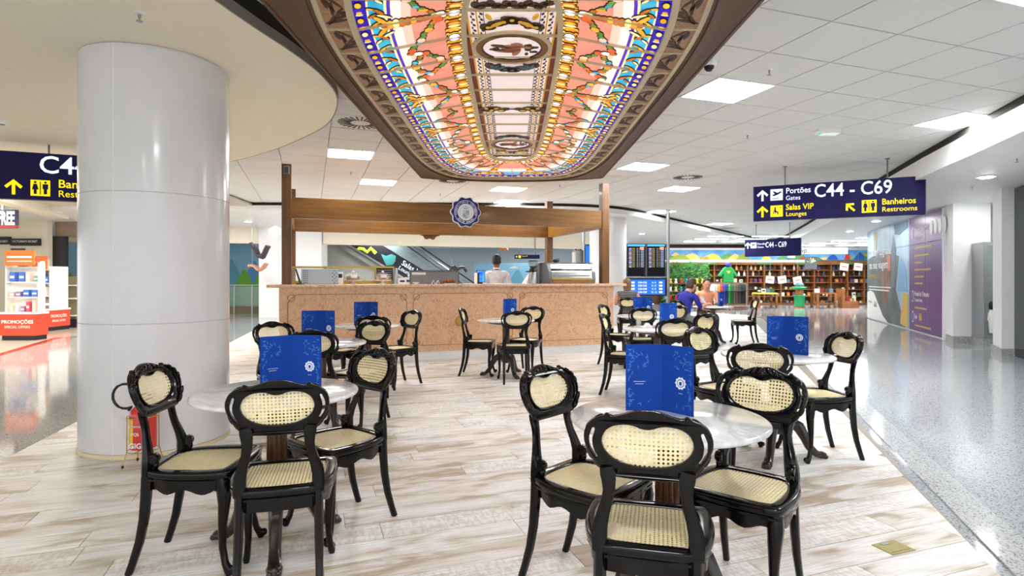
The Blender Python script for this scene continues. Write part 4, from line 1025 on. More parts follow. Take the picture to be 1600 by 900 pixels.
def cpt(px, yl):      # photo column on the counter line at local depth yl -> (local x, world x, world y)
    ox, oy = CO[0]-SU*yl, CO[1]+CU*yl; k = (px-800)/900
    s = (k*oy - ox)/(CU - k*SU); return s, ox+CU*s, oy+SU*s
s_, X_, Y_ = cpt(720, .0)
t = thing('brass_plaque', 'round brass plaque on the counter front behind a chair', 'plaque', (X_, Y_, hz(501, Y_)), GA)
MB().lathe([(.085,-.0),(.085,.012),(.07,.016)][::-1], 24, axis='y').build('disc', BRASS, t); MB().lathe([(.05,-.004),(.05,.0)], 20, axis='y').build('boss', mat('dull brass', rgb(190,160,96), .4, .6), t)
for o in t.children: o.location = (0, -.012, 0)
# pergola
pg = thing('wooden_pergola', 'brown wooden pergola frame standing over the cafe counter', 'pergola', (CO[0], CO[1], 0), GA)
PX0, PX1, PY0, PY1, PW = .10, 5.42, .18, 2.72, .068
PZ = 3.0
for (x, y) in ((PX0,PY0),(PX1,PY0),(PX0,PY1),(PX1,PY1)):
    zb = ZT if y == PY0 else 1.0
    MB().box(x-PW,x+PW,y-PW,y+PW,zb,2.2).build('post', POSTWOOD, pg, bevel=.003)
    MB().box(x-PW,x+PW,y-PW,y+PW,2.202,PZ).build('post_top', POSTWOOD, pg, bevel=.003)
for y in (PY0, PY1): MB().box(PX0+PW,PX1-PW,y-.05,y+.05,2.2,2.51).build('beam', BROWNWOOD, pg, bevel=.003)
for x in (PX0, PX1): MB().box(x-.05,x+.05,PY0+PW,PY1-PW,2.2,2.51).build('side_beam', BROWNWOOD, pg, bevel=.003)
t = thing('wall_speaker', 'small grey speaker at the top of the left brown post', 'speaker', (CO[0]+CU*PX0-SU*(PY0-PW-.001), CO[1]+SU*PX0+CU*(PY0-PW-.001), 2.9), GA)
MB().box(-.04,.04,-.05,0,-.06,.06).build('housing', GREYM, t, bevel=.006); MB().box(-.03,.03,-.054,-.05,-.045,.045).build('grille', mat('dark grille', rgb(70,70,70), .6), t)
# round seal on the beam
def scallop(r, a, n=10, k=120, ph=0): return [((r+a*math.cos(n*t+ph))*math.cos(t), (r+a*math.cos(n*t+ph))*math.sin(t)) for t in [2*PI*i/k for i in range(k)]]
SEALB = mat('seal blue', rgb(30,22,118), .35); SEALW = mat('seal white', rgb(232,234,240), .4); SEALG = mat('seal grey', rgb(160,166,180), .4)
def arc_text(s, r, a0, a1, size, m, parent, y, inward=False):
    n = len(s)
    for i, ch in enumerate(s):
        if ch == ' ': continue
        th = a0+(a1-a0)*i/max(n-1, 1); x, z = r*math.cos(th), r*math.sin(th)
        text(ch, size, m, parent, x, y, z, 'CENTER', .012, rot=th-PI/2 if not inward else th+PI/2, sx=.95)
lx, X_, Y_ = cpt(727, PY0-.05)
seal = thing('round_seal', 'scalloped blue and white round seal on the front beam', 'sign', (X_, Y_, 2.385), GA)
R_ = .245
MB().prism(scallop(R_, .014), -.03, 0, 'xz').build('white_edge', SEALW, seal); MB().prism(scallop(R_-.012, .014), -.036, -.03, 'xz').build('blue_field', SEALB, seal)
def ring3(r0, r1, y0, y1, m, nm, parent, n=48):
    g = MB(); o, a = circ(0,0,r1,n), circ(0,0,r0,n)
    for k in range(n): g.prism([a[k], o[k], o[(k+1) % n], a[(k+1) % n]], y0, y1, 'xz')
    return g.build(nm, m, parent)
ring3(.186,.193,-.039,-.036,SEALW,'ring_line',seal); MB().prism(circ(0,0,.137,48), -.039, -.036, 'xz').build('centre', SEALW, seal)
arc_text('CONFEITARIA COLOMBO', .148, PI*1.04, -PI*.04, .046, SEALW, seal, -.038); arc_text('RIO DE JANEIRO', .18, PI*1.24, PI*1.76, .046, SEALW, seal, -.038, True)
for x in (-.165,.165): flat(circ(x,-.045,.008,8), -.036, SEALW, seal, 'dot')
flat([(-.055,.03),(.055,.03),(.055,-.07),(0,-.105),(-.055,-.07)], -.039, SEALG, seal, 'shield'); flat(rect(-.05,-.002,-.025,.026), -.041, SEALW, seal, 'quarter'); flat(rect(.002,.05,-.08,-.03), -.041, SEALW, seal, 'quarter')
flat([(-.035,.05),(.035,.05),(.045,.075),(.0,.065),(-.045,.075)], -.039, SEALG, seal, 'crown'); flat(circ(0,.09,.012,10), -.039, SEALG, seal, 'crown')
text('C', .055, SEALB, seal, -.026, -.044, -.018, 'CENTER', .015); text('C', .055, SEALB, seal, .026, -.044, -.075, 'CENTER', .015)
for k in range(26):
    th = 2*PI*k/26; 
    if k % 1 == 0: flat([(.1*math.cos(th)+.01*math.cos(th+a), .1*math.sin(th)+.008*math.sin(th+a)) for a in (0,2.1,4.2)], -.039, SEALG, seal, 'laurel_leaf')
lx, X_, Y_ = cpt(672, PY1+.06)
t = thing('round_seal', 'plain brown back of the seal on the rear beam', 'sign', (X_, Y_, 2.36), GA); MB().prism(scallop(.25,.016,10,80,.3), 0, .03, 'xz').build('board', BROWNWOOD, t); MB().box(-.03,.03,-.008,0,-.1,.1).build('bracket', STEEL, t)

# ---- things on the counter
def on_counter(px, yl=.38): s, x, y = cpt(px, yl); return x, y
def cthing(name, label, cat, px, yl=.38, group=None):
    x, y = on_counter(px, yl); t = thing(name, label, cat, (x, y, ZT), GA, group); return t, 900/y*CU*1.0
BRASSF = mat('brass frame', rgb(178,150,72), .35, .5)
def showcase(px0, px1, pytop, label, board=False):
    t, k = cthing('display_case', label, 'display case', (px0+px1)/2, .52, 'brass framed cases on the counter'); w = (px1-px0)/2/k; h = hz(pytop, t.location.y)-ZT
    m = [(-w,-w+.025,0,h),(w-.025,w,0,h)]
    for a, b, c, d_ in m: MB().box(a,b,-.012,.012,c,d_).build('frame_post', BRASSF, t)
    MB().box(-w,w,-.014,.014,h-.03,h).build('top_rail', BRASSF, t); MB().box(-w,w,-.014,.014,0,.05).build('bottom_rail', BRASSF, t)
    MB().box(-w+.025,w-.025,-.004,.004,.05,h-.03).build('chalk_board' if board else 'pane', mat('chalk board', rgb(34,34,36), .7) if board else GLASSM, t)
    if board:
        for j in range(5): MB().box(-w+.05,w-.05,-.006,-.004,h-.07-.035*j,h-.06-.035*j).build('chalk_line', SEALG, t)
    return t
showcase(456.5, 508, 416, 'leftmost brass framed glass case on the counter'); showcase(510.5, 585, 416, 'wide brass framed glass case behind the first cake dome'); showcase(586, 616, 416, 'brass framed chalk board at the right of the glass cases', True)
t, k = cthing('tablet_screen', 'black tilted till screen beside the left brown post', 'screen', 465, .3)
MB().prism([(-.035,.23),(-.015,.235),(.055,.012),(.03,.0)], -.1, .1, 'xz').build('screen', BLACK, t); MB().box(-.02,.1,-.06,.06,0,.015).build('stand', BLACK, t)
t, k = cthing('till_housing', 'pale grey metal till housing with round punched holes', 'till', 500, .3); PGM = mat('pale grey metal', rgb(164,178,186), .35, .2)
MB().box(-.27,.27,-.06,.1,0,.235).build('housing', PGM, t, bevel=.008)
hm = MB().lathe([(.008,-.0615),(.008,-.06)], 8, axis='y').mesh('hole', BLACK)
for a in range(7):
    for b in range(3):
        link('hole', hm, t, (-.235+.026*b, 0, .025+.03*a))
        if (a+b) % 2: link('hole', hm, t, (.185+.026*b, 0, .025+.03*a))
def cake(px, label, cc):
    t, k = cthing('cake_stand', label, 'cake stand', px, .3, 'cake domes on the counter')
    MB().lathe([(.07,0),(.06,.01),(.02,.02),(.02,.04),(.14,.055),(.145,.065)], 20).build('stand', SHOPW, t, smooth=True); MB().lathe([(.1,.0655),(.1,.12),(.09,.125)], 20).build('cake', cc, t, smooth=True)
    MB().lathe([(.13,.066),(.13,.13),(.1,.165),(.03,.18)], 20).build('glass_dome', GLASSM, t, smooth=True); MB().lathe([(.012,.18),(.022,.2),(.01,.21)], 10).build('knob', SHOPW, t); MB().box(-.045,.045,-.15,-.145,.1,.15).build('price_card', SHOPW, t)
cake(552, 'glass cake dome with brown cake, left of the two', mat('brown cake', rgb(156,84,44), .8, c2=rgb(110,52,24), scale=30)); cake(598, 'glass cake dome with fruit cake, right of the two', mat('fruit cake', rgb(206,150,90), .8, c2=rgb(140,60,30), scale=40))
def small_box(px, w, h, label, m, yl=.22, name='carton'):
    t, k = cthing(name, label, 'box', px, yl); MB().box(-w,w,-.04,.04,0,h).build('box', m, t, bevel=.003); MB().box(-w*.6,w*.6,-.042,-.04,h*.3,h*.6).build('print', SEALB, t); return t
t, k = cthing('card_reader', 'white card reader on the counter next to the cake domes', 'card reader', 531, .3); MB().box(-.05,.05,-.03,.03,.0,.19).build('body', SHOPW, t, bevel=.005); MB().box(-.035,.035,-.033,-.03,.1,.16).build('screen', BLACK, t)
small_box(637, .045, .11, 'upper white carton beside the grey screen', SHOPW, .45).location.z += 0; small_box(628, .06, .10, 'white carton with blue print beside the chalk board', SHOPW, .25)
t, k = cthing('steel_canister', 'tall narrow steel canister right of the chalk board', 'canister', 617.5, .4); MB().lathe([(.04,0),(.04,.24),(.03,.26)], 16).build('body', STEEL, t, smooth=True); MB().lathe([(.015,.26),(.012,.28)], 10).build('lid_knob', BLACK, t)
t, k = cthing('counter_screen', 'wide grey screen back with dark frame on the counter', 'screen', 679, .42); GSC = mat('grey screen back', rgb(124,126,128), .5)
MB().box(-.40,.40,-.02,.02,.0,.20).build('panel', GSC, t); MB().box(-.415,.41,-.026,.026,.2,.225).build('top_edge', mat('dark grey edge', rgb(86,88,92), .4), t)
for s in (-.405,.405): MB().box(s-.01,s+.01,-.024,.024,0,.2).build('side_edge', MATS['dark grey edge'], t)
MB().box(-.38,-.15,-.024,-.02,.15,.19).build('label_strip', SHOPW, t)
t, k = cthing('pastry_tray', 'small tray of reddish brown pastries before the grey screen', 'tray', 702, .24); MB().box(-.1,.1,-.06,.06,0,.012).build('tray', STEEL, t)
for j in range(7): MB().ell((-.085+.028*j,0,.035+.012*(j % 2)), .022,.05,.03).build('pastry', mat('pastry', rgb(150,72,40), .7), t, smooth=True)
for px, lb in ((677,'left blue and white folded card on the counter'),(684,'right blue and white folded card on the counter')):
    t, k = cthing('folded_card', lb, 'card', px, .22); MB().prism([(-.03,0),(-.026,0),(.004,.06),(.034,0),(.03,0),(.002,.055)], -.03, .03, 'xz').build('card', SHOPW, t); MB().prism([(.008,.056),(.036,.004),(.0365,.006),(.0085,.058)], -.03, .03, 'xz').build('blue_face', SEALB, t)
t, k = cthing('napkin_dish', 'small white dish on the counter before the grey screen', 'dish', 650, .2); MB().lathe([(.02,0),(.04,.006),(.065,.03),(.06,.03),(.03,.01)], 18).build('dish', SHOPW, t, smooth=True); MB().box(-.03,.03,-.03,.03,.012,.02).build('napkin', SHOPW, t)
t, k = cthing('order_screen', 'till screen glowing blue beside the barista', 'screen', 751, .5); MB().box(-.075,.075,-.02,.02,.02,.23).build('bezel', BLACK, t); MB().box(-.065,.065,-.0235,-.02,.03,.22).build('display', glow('display blue', rgb(30,80,220), 1.0, c2=rgb(90,190,240), scale=8), t); MB().box(-.03,.03,-.03,.03,0,.02).build('foot', BLACK, t)
t, k = cthing('folder', 'dark upright folder left of the blue till screen', 'folder', 745, .5); MB().box(-.012,.02,-.09,.09,0,.19).build('cover', BLACK, t); MB().box(-.02,-.012,-.085,.085,0,.185).build('pages', CREAM2, t)
# grinder
t, k = cthing('coffee_grinder', 'silver coffee grinder with clear bean hopper', 'coffee grinder', 833, .3)
MB().lathe([(.09,0),(.09,.06),(.075,.19),(.07,.2)], 20).build('body', STEEL, t, smooth=True); MB().lathe([(.05,.2),(.075,.215),(.07,.25),(.05,.27),(.065,.3)], 18).build('collar', BLACK, t, smooth=True)
MB().lathe([(.065,.3),(.085,.33),(.088,.385)], 20).build('hopper', GLASSD, t, smooth=True); MB().lathe([(.088,.385),(.086,.4),(.04,.405)], 20).build('lid', BLACK, t, smooth=True); MB().box(-.13,-.06,-.03,.03,.2,.22).build('lever', BLACK, t)
# espresso machine
t, k = cthing('espresso_machine', 'large stainless espresso machine at the right end of the counter', 'espresso machine', 886, .32)
HM = hz(410.5, t.location.y)-ZT; ws = .39
SM = mat('machine steel', rgb(176,176,174), .2, .95); DS = mat('machine dark side', rgb(104,108,114), .35, .5)
prof = [(-.2,0),(-.22,.08),(-.2,HM*.55),(-.12,HM*.92),(-.08,HM),(.24,HM),(.26,0)]
MB().prism([(p[0], p[1]) for p in prof], -ws, ws, 'yz').build('body', SM, t, bevel=.004)
for s in (-1, 1): MB().prism([(p[0]*1.06, p[1]*1.01) for p in prof], s*ws-.0, s*(ws+.06), 'yz').build('side_panel', DS, t, bevel=.006)
MB().box(-ws,ws,-.2,-.17,HM*.66,HM*.7).build('trim_line', mat('dark trim', rgb(60,60,62), .4), t); MB().box(-ws,ws,-.245,-.2,.07,.1).build('cup_rail', BRASS, t); MB().box(-ws+.02,ws-.02,-.226,-.205,.015,.06).build('drip_tray', mat('bronze tray', rgb(160,120,70), .3, .8), t)
MB().box(-ws+.05,ws-.05,-.232,-.2,.13,.15).build('bright_rail', STEEL, t)
t = thing('black_bag', 'small black bag on top of the espresso machine', 'bag', (on_counter(868,.36)[0], on_counter(868,.36)[1], ZT+HM+.002), GA)
MB().ell((0,0,.032), .075,.06,.034).build('bag', BLACK, t, smooth=True); MB().sweep([(.0,0,.05),(.05,.01,.075),(.09,.02,.06)], .01,.01,6).build('strap', BLACK, t)
t, k = cthing('side_cabinet', 'slim dark grey cabinet between grinder and espresso machine', 'cabinet', 845, .5); MB().box(-.055,.04,-.05,.12,0,HM*.98).build('body', mat('dark grey cabinet', rgb(100,102,106), .4), t, bevel=.004); MB().box(-.045,.03,-.053,-.05,.05,HM*.9).build('door', GREYM, t)
t, k = cthing('water_boiler', 'upright steel water boiler behind the espresso machine', 'boiler', 903.5, .62)
MB().box(-.085,.085,-.06,.06,0,hz(391,t.location.y)-ZT).build('body', SM, t, bevel=.01); MB().box(-.105,-.085,-.05,.05,.0,hz(394,t.location.y)-ZT).build('side', SHOPW, t)
for s in (-.05,.05): MB().lathe([(.012,0),(.02,.02)], 8, (s,-.0,hz(391,t.location.y)-ZT)).build('vent', BLACK, t)
# departure screens
def screen_stand(px, Y, label, full=True):
    t = thing('departure_board', label, 'screen', (sd(px,Y), Y, 0), 0, 'flight information boards')
    z = lambda py: hz(py, Y)
    k = Y/900
    DISP = glow('departure display', rgb(6,7,14), .6); BL = glow('display header', rgb(70,160,220), .9); ROWS = [glow('row white', rgb(150,164,200), .4), glow('row yellow', rgb(150,140,80), .35), glow('row violet', rgb(130,110,200), .5)]
    for c in (-15.5, 15.5):
        MB().box((c-14.5)*k,(c+14.5)*k,-.04,.04,z(432),z(381)).build('bezel', BLACK, t); p = MB().box((c-13.5)*k,(c+13.5)*k,-.043,-.04,z(431),z(382)).build('display', DISP, t)
        MB().box((c-13.5)*k,(c+13.5)*k,-.046,-.043,z(385),z(382)).build('header', BL, p)
        for r in range(13):
            y = 388+r*2.35
            MB().box((c-11.5)*k,(c-7)*k,-.046,-.043,z(y+1.6),z(y)).build('airline_tag', ROWS[(r*2) % 3], p)
            for a, b, m in ((-6,-2,1),(1,2.5,0),(4,5.5,1),(7,12,0)): MB().box((c+a)*k,(c+b)*k,-.046,-.043,z(y+1.1),z(y)).build('flight_row', ROWS[m], p)
        MB().box((c+6)*k,(c+12)*k,-.048,-.043,z(390),z(386)).build('flag', glow('flag', rgb(240,140,110), .8), p)
    MB().box(-31*k,31*k,-.05,.03,z(462),z(434)).build('bezel', BLACK, t); p = MB().box(-30*k,29*k,-.053,-.05,z(460),z(437)).build('display', glow('gate display', rgb(24,92,214), .95), t)
    WT = glow('display white', rgb(235,240,255), .9)
    for r, (a, b) in enumerate((('C44-C52','8 - 9'),('C53-C62','9 - 11'),('C63-C68','8 - 9'),('C44-C69','10 - 12'))):
        y = 442.5+r*5
        text(a, .058, WT, p, -6*k, -.055, z(y), 'CENTER', .01); text(b, .05, WT, p, 12*k, -.055, z(y), 'CENTER', .01); MB().box(20*k,25*k,-.055,-.053,z(y),z(y-2.5)).build('flight_row', WT, p); MB().box(-27*k,-18*k,-.055,-.053,z(y),z(y-2.5)).build('flight_row', WT, p)
        MB().box(-28*k,28*k,-.0545,-.053,z(y+1.6),z(y+1.4)).build('divider', ROWS[0], p)
    MB().box(-31*k,31*k,-.03,.0,z(434),z(432.5)).build('colour_strip', mat('colour strip', rgb(190,200,150), .5, c2=rgb(120,150,200), scale=14), t)
    MB().lathe([(.045,0),(.045,ZF)], 14, (34.5*k,0,0)).build('pole', STEEL, t, smooth=True); MB().box(-.12,.12,-.02,.06,0,z(462)).build('pedestal', mat('pedestal', rgb(90,92,98), .4), t); MB().box(29*k,34.5*k,-.01,.01,z(445),z(443)).build('bracket', STEEL, t); MB().box(29*k,34.5*k,-.01,.01,z(400),z(398)).build('bracket', STEEL, t)
    MB().box(-.5,.9,-.2,.2,0,.02).build('base', STEEL, t)
screen_stand(1009, 14.2, 'pair of tall flight boards above a blue gate screen')
Y = 17.5
t = thing('departure_board', 'edge of a further flight board behind the espresso machine', 'screen', (sd(917,Y), Y, 0), -.3)
MB().box(-.05,.5,-.04,.04,hz(412,Y),hz(382,Y)).build('bezel', BLACK, t); MB().box(-.03,.48,-.044,-.04,hz(410,Y),hz(384,Y)).build('display', glow('gate display', rgb(24,92,214), .95), t); MB().lathe([(.05,0),(.05,ZF)], 12, (-.1,0,0)).build('pole', STEEL, t, smooth=True)
Y = 22.0
t = thing('direction_sign', 'tiny far navy sign on two rods behind the coffee grinder', 'sign', (sd(823.5,Y), Y, 0), .06)
MB().box(-.48,.48,-.05,.05,hz(404.3,Y),hz(398.2,Y)).build('sign_body', NAVY, t)
for s in (-.29,.31): MB().lathe([(.018,hz(398.2,Y)),(.018,2.99)], 8, (s,0,0)).build('hanger_rod', GREYM, t)
flat(rect(-.33,-.24,hz(403,Y),hz(399.4,Y)), -.05, SIGNY, t, 'pictogram_field'); arrow(t, -.40, -.05, hz(401.2,Y), .08, SIGNY, PI/2); text('Salas VIP', .06, SIGNY, t, -.2, -.051, hz(401.2,Y))
# ================================================================== CHAIRS
def mirror(half): return half + [(-x, y) for x, y in half[::-1] if abs(x) > 1e-6]
def back_y(x, z): return -.205 - (z-.66)*.30 + .75*x*x
def make_chair():
    t = thing('cane_chair', 'x', 'chair', (0,0,0), 0, 'black cane chairs at the cafe tables')
    # --- seat frame and cane
    so = mirror([(0,.208),(.11,.205),(.185,.196),(.199,.191),(.206,.180),(.216,.10),(.218,.02),(.205,-.08),(.172,-.165),(.145,-.195),(.07,-.205),(0,-.206)])
    si = mirror([(0,.158),(.09,.156),(.146,.150),(.156,.145),(.160,.135),(.166,.09),(.166,.02),(.155,-.07),(.125,-.145),(.06,-.158),(0,-.16)])
    me = curve_mesh('seat_frame', [so, si], .034, BLACKLAC, bev=.009, res=4); remap(me, lambda c: Vector((c.x, c.y, .443+c.z)), ang=.9); link('seat_frame', me, t)
    MB().prism([(x*1.03, y*1.03) for x, y in si], .447, .4515).build('seat_cane', CANE_S, t)
    # --- apron: a wall under the seat with a scalloped lower edge
    n = len(so); g = MB(); pts = []
    sp = []
    for i in range(n):
        a, b = so[i], so[(i+1) % n]
        for k in range(4): sp.append((a[0]+(b[0]-a[0])*k/4, a[1]+(b[1]-a[1])*k/4))
    N = len(sp); o = 0
    for i, (x, y) in enumerate(sp):
        f = .93; xi, yi = x*.85, y*.85
        side = abs(x) > .15 and abs(y) < .15
        dz = .012*math.cos(y*36) if side else (.012*math.cos(x*40) if y > .15 else .0)
        zb = .372 + dz - (.0 if y < .15 and not side else .004)
        if y < -.17: zb = .365
        g.v += [(x*f, y*f, .428), (x*f*.985, y*f*.985, zb), (xi, yi, zb), (xi, yi, .428), (x*.985, y*.985, .420), (x*.985, y*.985, .412)]
    for i in range(N):
        a, b = i*6, ((i+1) % N)*6
        g.f += [(a,b,b+1,a+1),(a+1,b+1,b+2,a+2),(a+2,b+2,b+3,a+3),(a+3,b+3,b,a),(a+4,b+4,b+5,a+5)]; g.mi += [0]*5
    g.build('apron', BLACKLAC, t, smooth=True)
    # --- legs
    for s in (-1, 1):
        MB().sweep([(s*.178,.155,.43),(s*.183,.166,.37),(s*.180,.166,.31),(s*.174,.156,.22),(s*.173,.155,.12),(s*.180,.170,.05),(s*.186,.186,.022),(s*.187,.190,.0)],
                   [.055,.058,.048,.036,.029,.029,.034,.026], [.055,.058,.048,.036,.029,.029,.036,.026]).ell((s*.187,.203,.026),.016,.017,.018).build('front_leg', BLACKLAC, t, smooth=True)
        MB().sweep([(s*.148,-.178,.44),(s*.150,-.182,.34),(s*.152,-.190,.24),(s*.154,-.208,.14),(s*.157,-.235,.05),(s*.159,-.252,.0)],
                   [.040,.038,.036,.032,.029,.028], [.046,.044,.040,.036,.032,.032]).build('rear_leg', BLACKLAC, t, smooth=True)
        MB().sweep([(s*.148,-.180,.43),(s*.149,-.176,.47),(s*.147,-.176,.51),(s*.136,-.186,.555),(s*.123,-.198,.60),(s*.117,-.205,.635),(s*.117,-.211,.665),(s*.119,-.215,.690),(s*.124,-.219,.712)],
                   [.050,.052,.050,.042,.038,.040,.046,.052,.044], [.040,.048,.046,.036,.030,.028,.026,.024,.018]).lathe([(.021,-.016),(.024,-.012),(.024,.012),(.021,.016)], 14, (s*.150,-.148,.505), axis='x').ell((s*.15,-.140,.478),.014,.014,.02).build('back_post', BLACKLAC, t, smooth=True)
    # --- balloon back: hoop with cane opening and two side slots
    oo = mirror([(0,.905),(.035,.902),(.075,.888),(.105,.880),(.122,.884),(.138,.878),(.165,.864),(.185,.838),(.194,.804),(.186,.764),(.166,.728),(.147,.704),(.143,.690),(.126,.682),(.08,.678),(0,.676)])
    ci = mirror([(0,.845),(.016,.847),(.042,.856),(.080,.855),(.112,.842),(.132,.816),(.135,.785),(.116,.752),(.080,.731),(.04,.722),(0,.720)])
    def slot(s): return [(s*x, z) for x, z in ((.160,.838),(.170,.825),(.177,.800),(.175,.772),(.165,.748),(.154,.738),(.161,.757),(.166,.778),(.166,.802),(.160,.822))]
    me = curve_mesh('back_frame', [oo, ci, slot(1), slot(-1)], .026, BLACKLAC, bev=.006, res=3)
    remap(me, lambda c: Vector((c.x, back_y(c.x, c.y) + c.z*.9, c.y)), ang=.9); link('back_frame', me, t)
    cc = [(x*1.03, (z-.786)*1.05+.786) for x, z in ci]
    g = MB(); rings = 4; o = []
    for r in range(rings+1):
        f = r/rings
        for x, z in cc: X, Z = x*f, .786+(z-.786)*f; g.v.append((X, back_y(X, Z)+.004, Z))
    K = len(cc)
    for r in range(rings):
        for k in range(K): g.f.append((r*K+k, r*K+(k+1) % K, (r+1)*K+(k+1) % K, (r+1)*K+k)); g.mi.append(0)
    g.build('back_cane', CANE_B, t)
    # --- carving on the front side: bead round the cane, ribbon crest, leaves down the sides
    g = MB()
    lp = [(x*1.07, (z-.786)*1.09+.786) for x, z in ci]; lp2 = smooth_line(lp+[lp[0]], 3)
    g.sweep([(x, back_y(x, z)+.015, z) for x, z in lp2], .010, .010, 6)
    ol = smooth_line([(x*.965, (z-.786)*.955+.786) for x, z in oo[:12]], 2)
    for s in (-1, 1): g.sweep([(s*x, back_y(x, z)+.014, z) for x, z in ol], .011, .010, 6)
    g.build('bead_moulding', BLACKLAC, t, smooth=True)
    g = MB()
    for s in (-1, 1):
        for k in range(5):
            x = s*(.012+.026*k); z = .884-.0035*k*k*.5
            M = Matrix.Rotation(s*(.9-.1*k), 4, 'Y')
            g.ell((x, back_y(x, z)+.016, z), .024, .011, .009, 8, 6, M=M)
        for (x, z, r) in ((.150,.865,1.2),(.172,.845,.9),(.183,.815,.3),(.178,.745,-.5),(.155,.712,-.9)):
            g.ell((s*x, back_y(x, z)+.014, z), .009, .009, .024, 8, 6, M=Matrix.Rotation(s*r*-.8, 4, 'Y'))
        g.ell((s*.118, back_y(.118,.884)-.0, .884), .009,.013,.007, 8, 6)
    g.ell((0, back_y(0,.874)+.017, .874), .016,.012,.018, 10, 6)
    g.build('carved_crest', BLACKLAC, t, smooth=True)['kind'] = 'stuff'
    return t
chair0 = make_chair(); KIDS[chair0.name] = list(chair0.children); KIDS0 = list(chair0.children)
CHAIRS = [
 (-1.44,2.70, 1,.06, 'cane chair in side view in front of the round column'),
 (-.985,2.50,-.26,.966, 'cane chair seen from behind at the front left table'),
 (-.925,3.06,-.62,-.785, 'cane chair facing the camera at the right of the front left table'),
 (.470,1.985,.25,.97, 'nearest cane chair, seen from behind, at the front right table'),
 (.335,2.46,.74,-.67, 'cane chair facing right at the left of the front right table'),
 (.945,2.37,-.66,-.75, 'cane chair facing the camera at the right of the front right table'),
 (1.62,3.78,.38,.92, 'cane chair seen from behind at the table by the granite border'),
 (2.24,4.25,-.99,-.12, 'cane chair in side view nearest the granite border, facing left'),
 (1.66,4.50,.55,-.83, 'cane chair turned to the right behind the front right table'),
 (1.62,5.98,-.02,1, 'cane chair seen from behind at the middle right table'),
 (1.27,6.48,.93,-.36, 'cane chair facing right at the left of the middle right table'),
 (2.00,6.50,-.93,-.36, 'cane chair facing left at the right of the middle right table'),
 (1.80,8.10,.05,1, 'cane chair seen from behind at the blue menu table before the seated woman'),
 (1.60,8.72,.85,-.53, 'cane chair facing right beside the right end of the counter'),
 (2.27,8.45,-.9,-.44, 'cane chair behind the middle right menu, turned left'),
 (-1.56,4.72,-.05,1, 'cane chair seen from behind, half hidden by the nearest left menu'),
 (-2.02,5.12,.72,-.69, 'cane chair just right of the round column, turned to the camera'),
 (-1.40,5.22,-.42,-.91, 'cane chair facing the camera at the second left table'),
 (-1.53,6.47,-.1,1, 'cane chair seen from behind at the third left table'),
 (-1.41,7.06,-.66,-.75, 'cane chair facing left nearest the counter on the left side'),
 (-2.07,6.85,.98,-.2, 'cane chair mostly hidden behind the second left menu'),
 (-.44,7.80,.99,-.1, 'cane chair in side view facing right before the middle of the counter'),
 (.03,7.30,-.12,.99, 'cane chair seen from behind before the middle of the counter'),
 (.19,8.02,-.45,-.89, 'cane chair facing the camera behind the counter-side table'),
 (2.42,12.1,.15,.99, 'cane chair the seated woman sits on'),
 (3.24,10.72,.88,.47, 'cane chair the man in blue sits on'),
 (4.62,11.5,-.98,.1, 'empty cane chair in side view at the right of the man in blue'),
 (3.62,12.7,-.9,-.3, 'cane chair half hidden behind the man in blue'),
 (4.08,12.1,-.15,-.99, 'cane chair the person in peach sits on'),
]
def put_chair(i, c):
    if i == 0: t = chair0
    else:
        t = chair0.copy(); COL.objects.link(t)
        for ch in KIDS0:
            k = ch.copy(); COL.objects.link(k); k.parent = t
    t.location = (c[0], c[1], 0); t.rotation_euler = (0, 0, face_rot(c[2], c[3])); t['label'] = c[4]; return t
for i, c in enumerate(CHAIRS): put_chair(i, c)

# ================================================================== TABLES
def make_table():
    t = thing('cafe_table', 'x', 'table', (0,0,0), 0, 'round marble cafe tables')
    R = .385
    MB().lathe([(R-.012,.727),(R-.003,.731),(R,.738),(R-.002,.745),(R-.01,.75),(.01,.75)], 72).build('marble_top', MARBLE, t, smooth=True)
    MB().lathe([(.16,.69),(.24,.70),(.25,.712),(.245,.7265)], 32).build('under_disc', DARKWOOD, t, smooth=True)
    # fluted shaft
    g = MB(); n = 48; o = 0
    zs = [(.045,.30),(.052,.31),(.048,.33),(.048,.64),(.055,.66),(.07,.69)]
    for r, z in zs:
        for k in range(n): 
            rr = r - (.005 if (k % 4 == 0 and .32 < z < .65) else 0); th = 2*PI*k/n; g.v.append((rr*math.cos(th), rr*math.sin(th), z))
    for i in range(len(zs)-1):
        for k in range(n): g.f.append((i*n+k, i*n+(k+1) % n, (i+1)*n+(k+1) % n, (i+1)*n+k)); g.mi.append(0)
    g.build('fluted_shaft', REDWOOD, t)
    MB().lathe([(.03,.17),(.055,.18),(.075,.22),(.07,.26),(.055,.285),(.062,.30)], 24).build('hub', DARKWOOD, t, smooth=True)
    for k in range(3):
        a = 2*PI*k/3 + .5; c, s = math.cos(a), math.sin(a)
        P = [(.04,.245),(.095,.255),(.15,.225),(.19,.155),(.225,.08),(.27,.034),(.305,.022)]
        g = MB().sweep([(c*r, s*r, z) for r, z in P], [.06,.068,.068,.062,.054,.058,.062], [.075,.09,.085,.07,.058,.05,.042], side=(-s,c,0))
        g.ell((c*.312, s*.312, .024), .036,.036,.024); 
        for j in (-1,0,1): g.ell((c*.336-s*.018*j, s*.336+c*.018*j, .014), .015,.015,.014, 8, 6)
        g.ell((c*.12, s*.12, .25), .028,.028,.022, 10, 6)
        g.build('carved_foot', DARKWOOD, t, smooth=True)
    return t
tab0 = make_table(); TK = list(tab0.children)
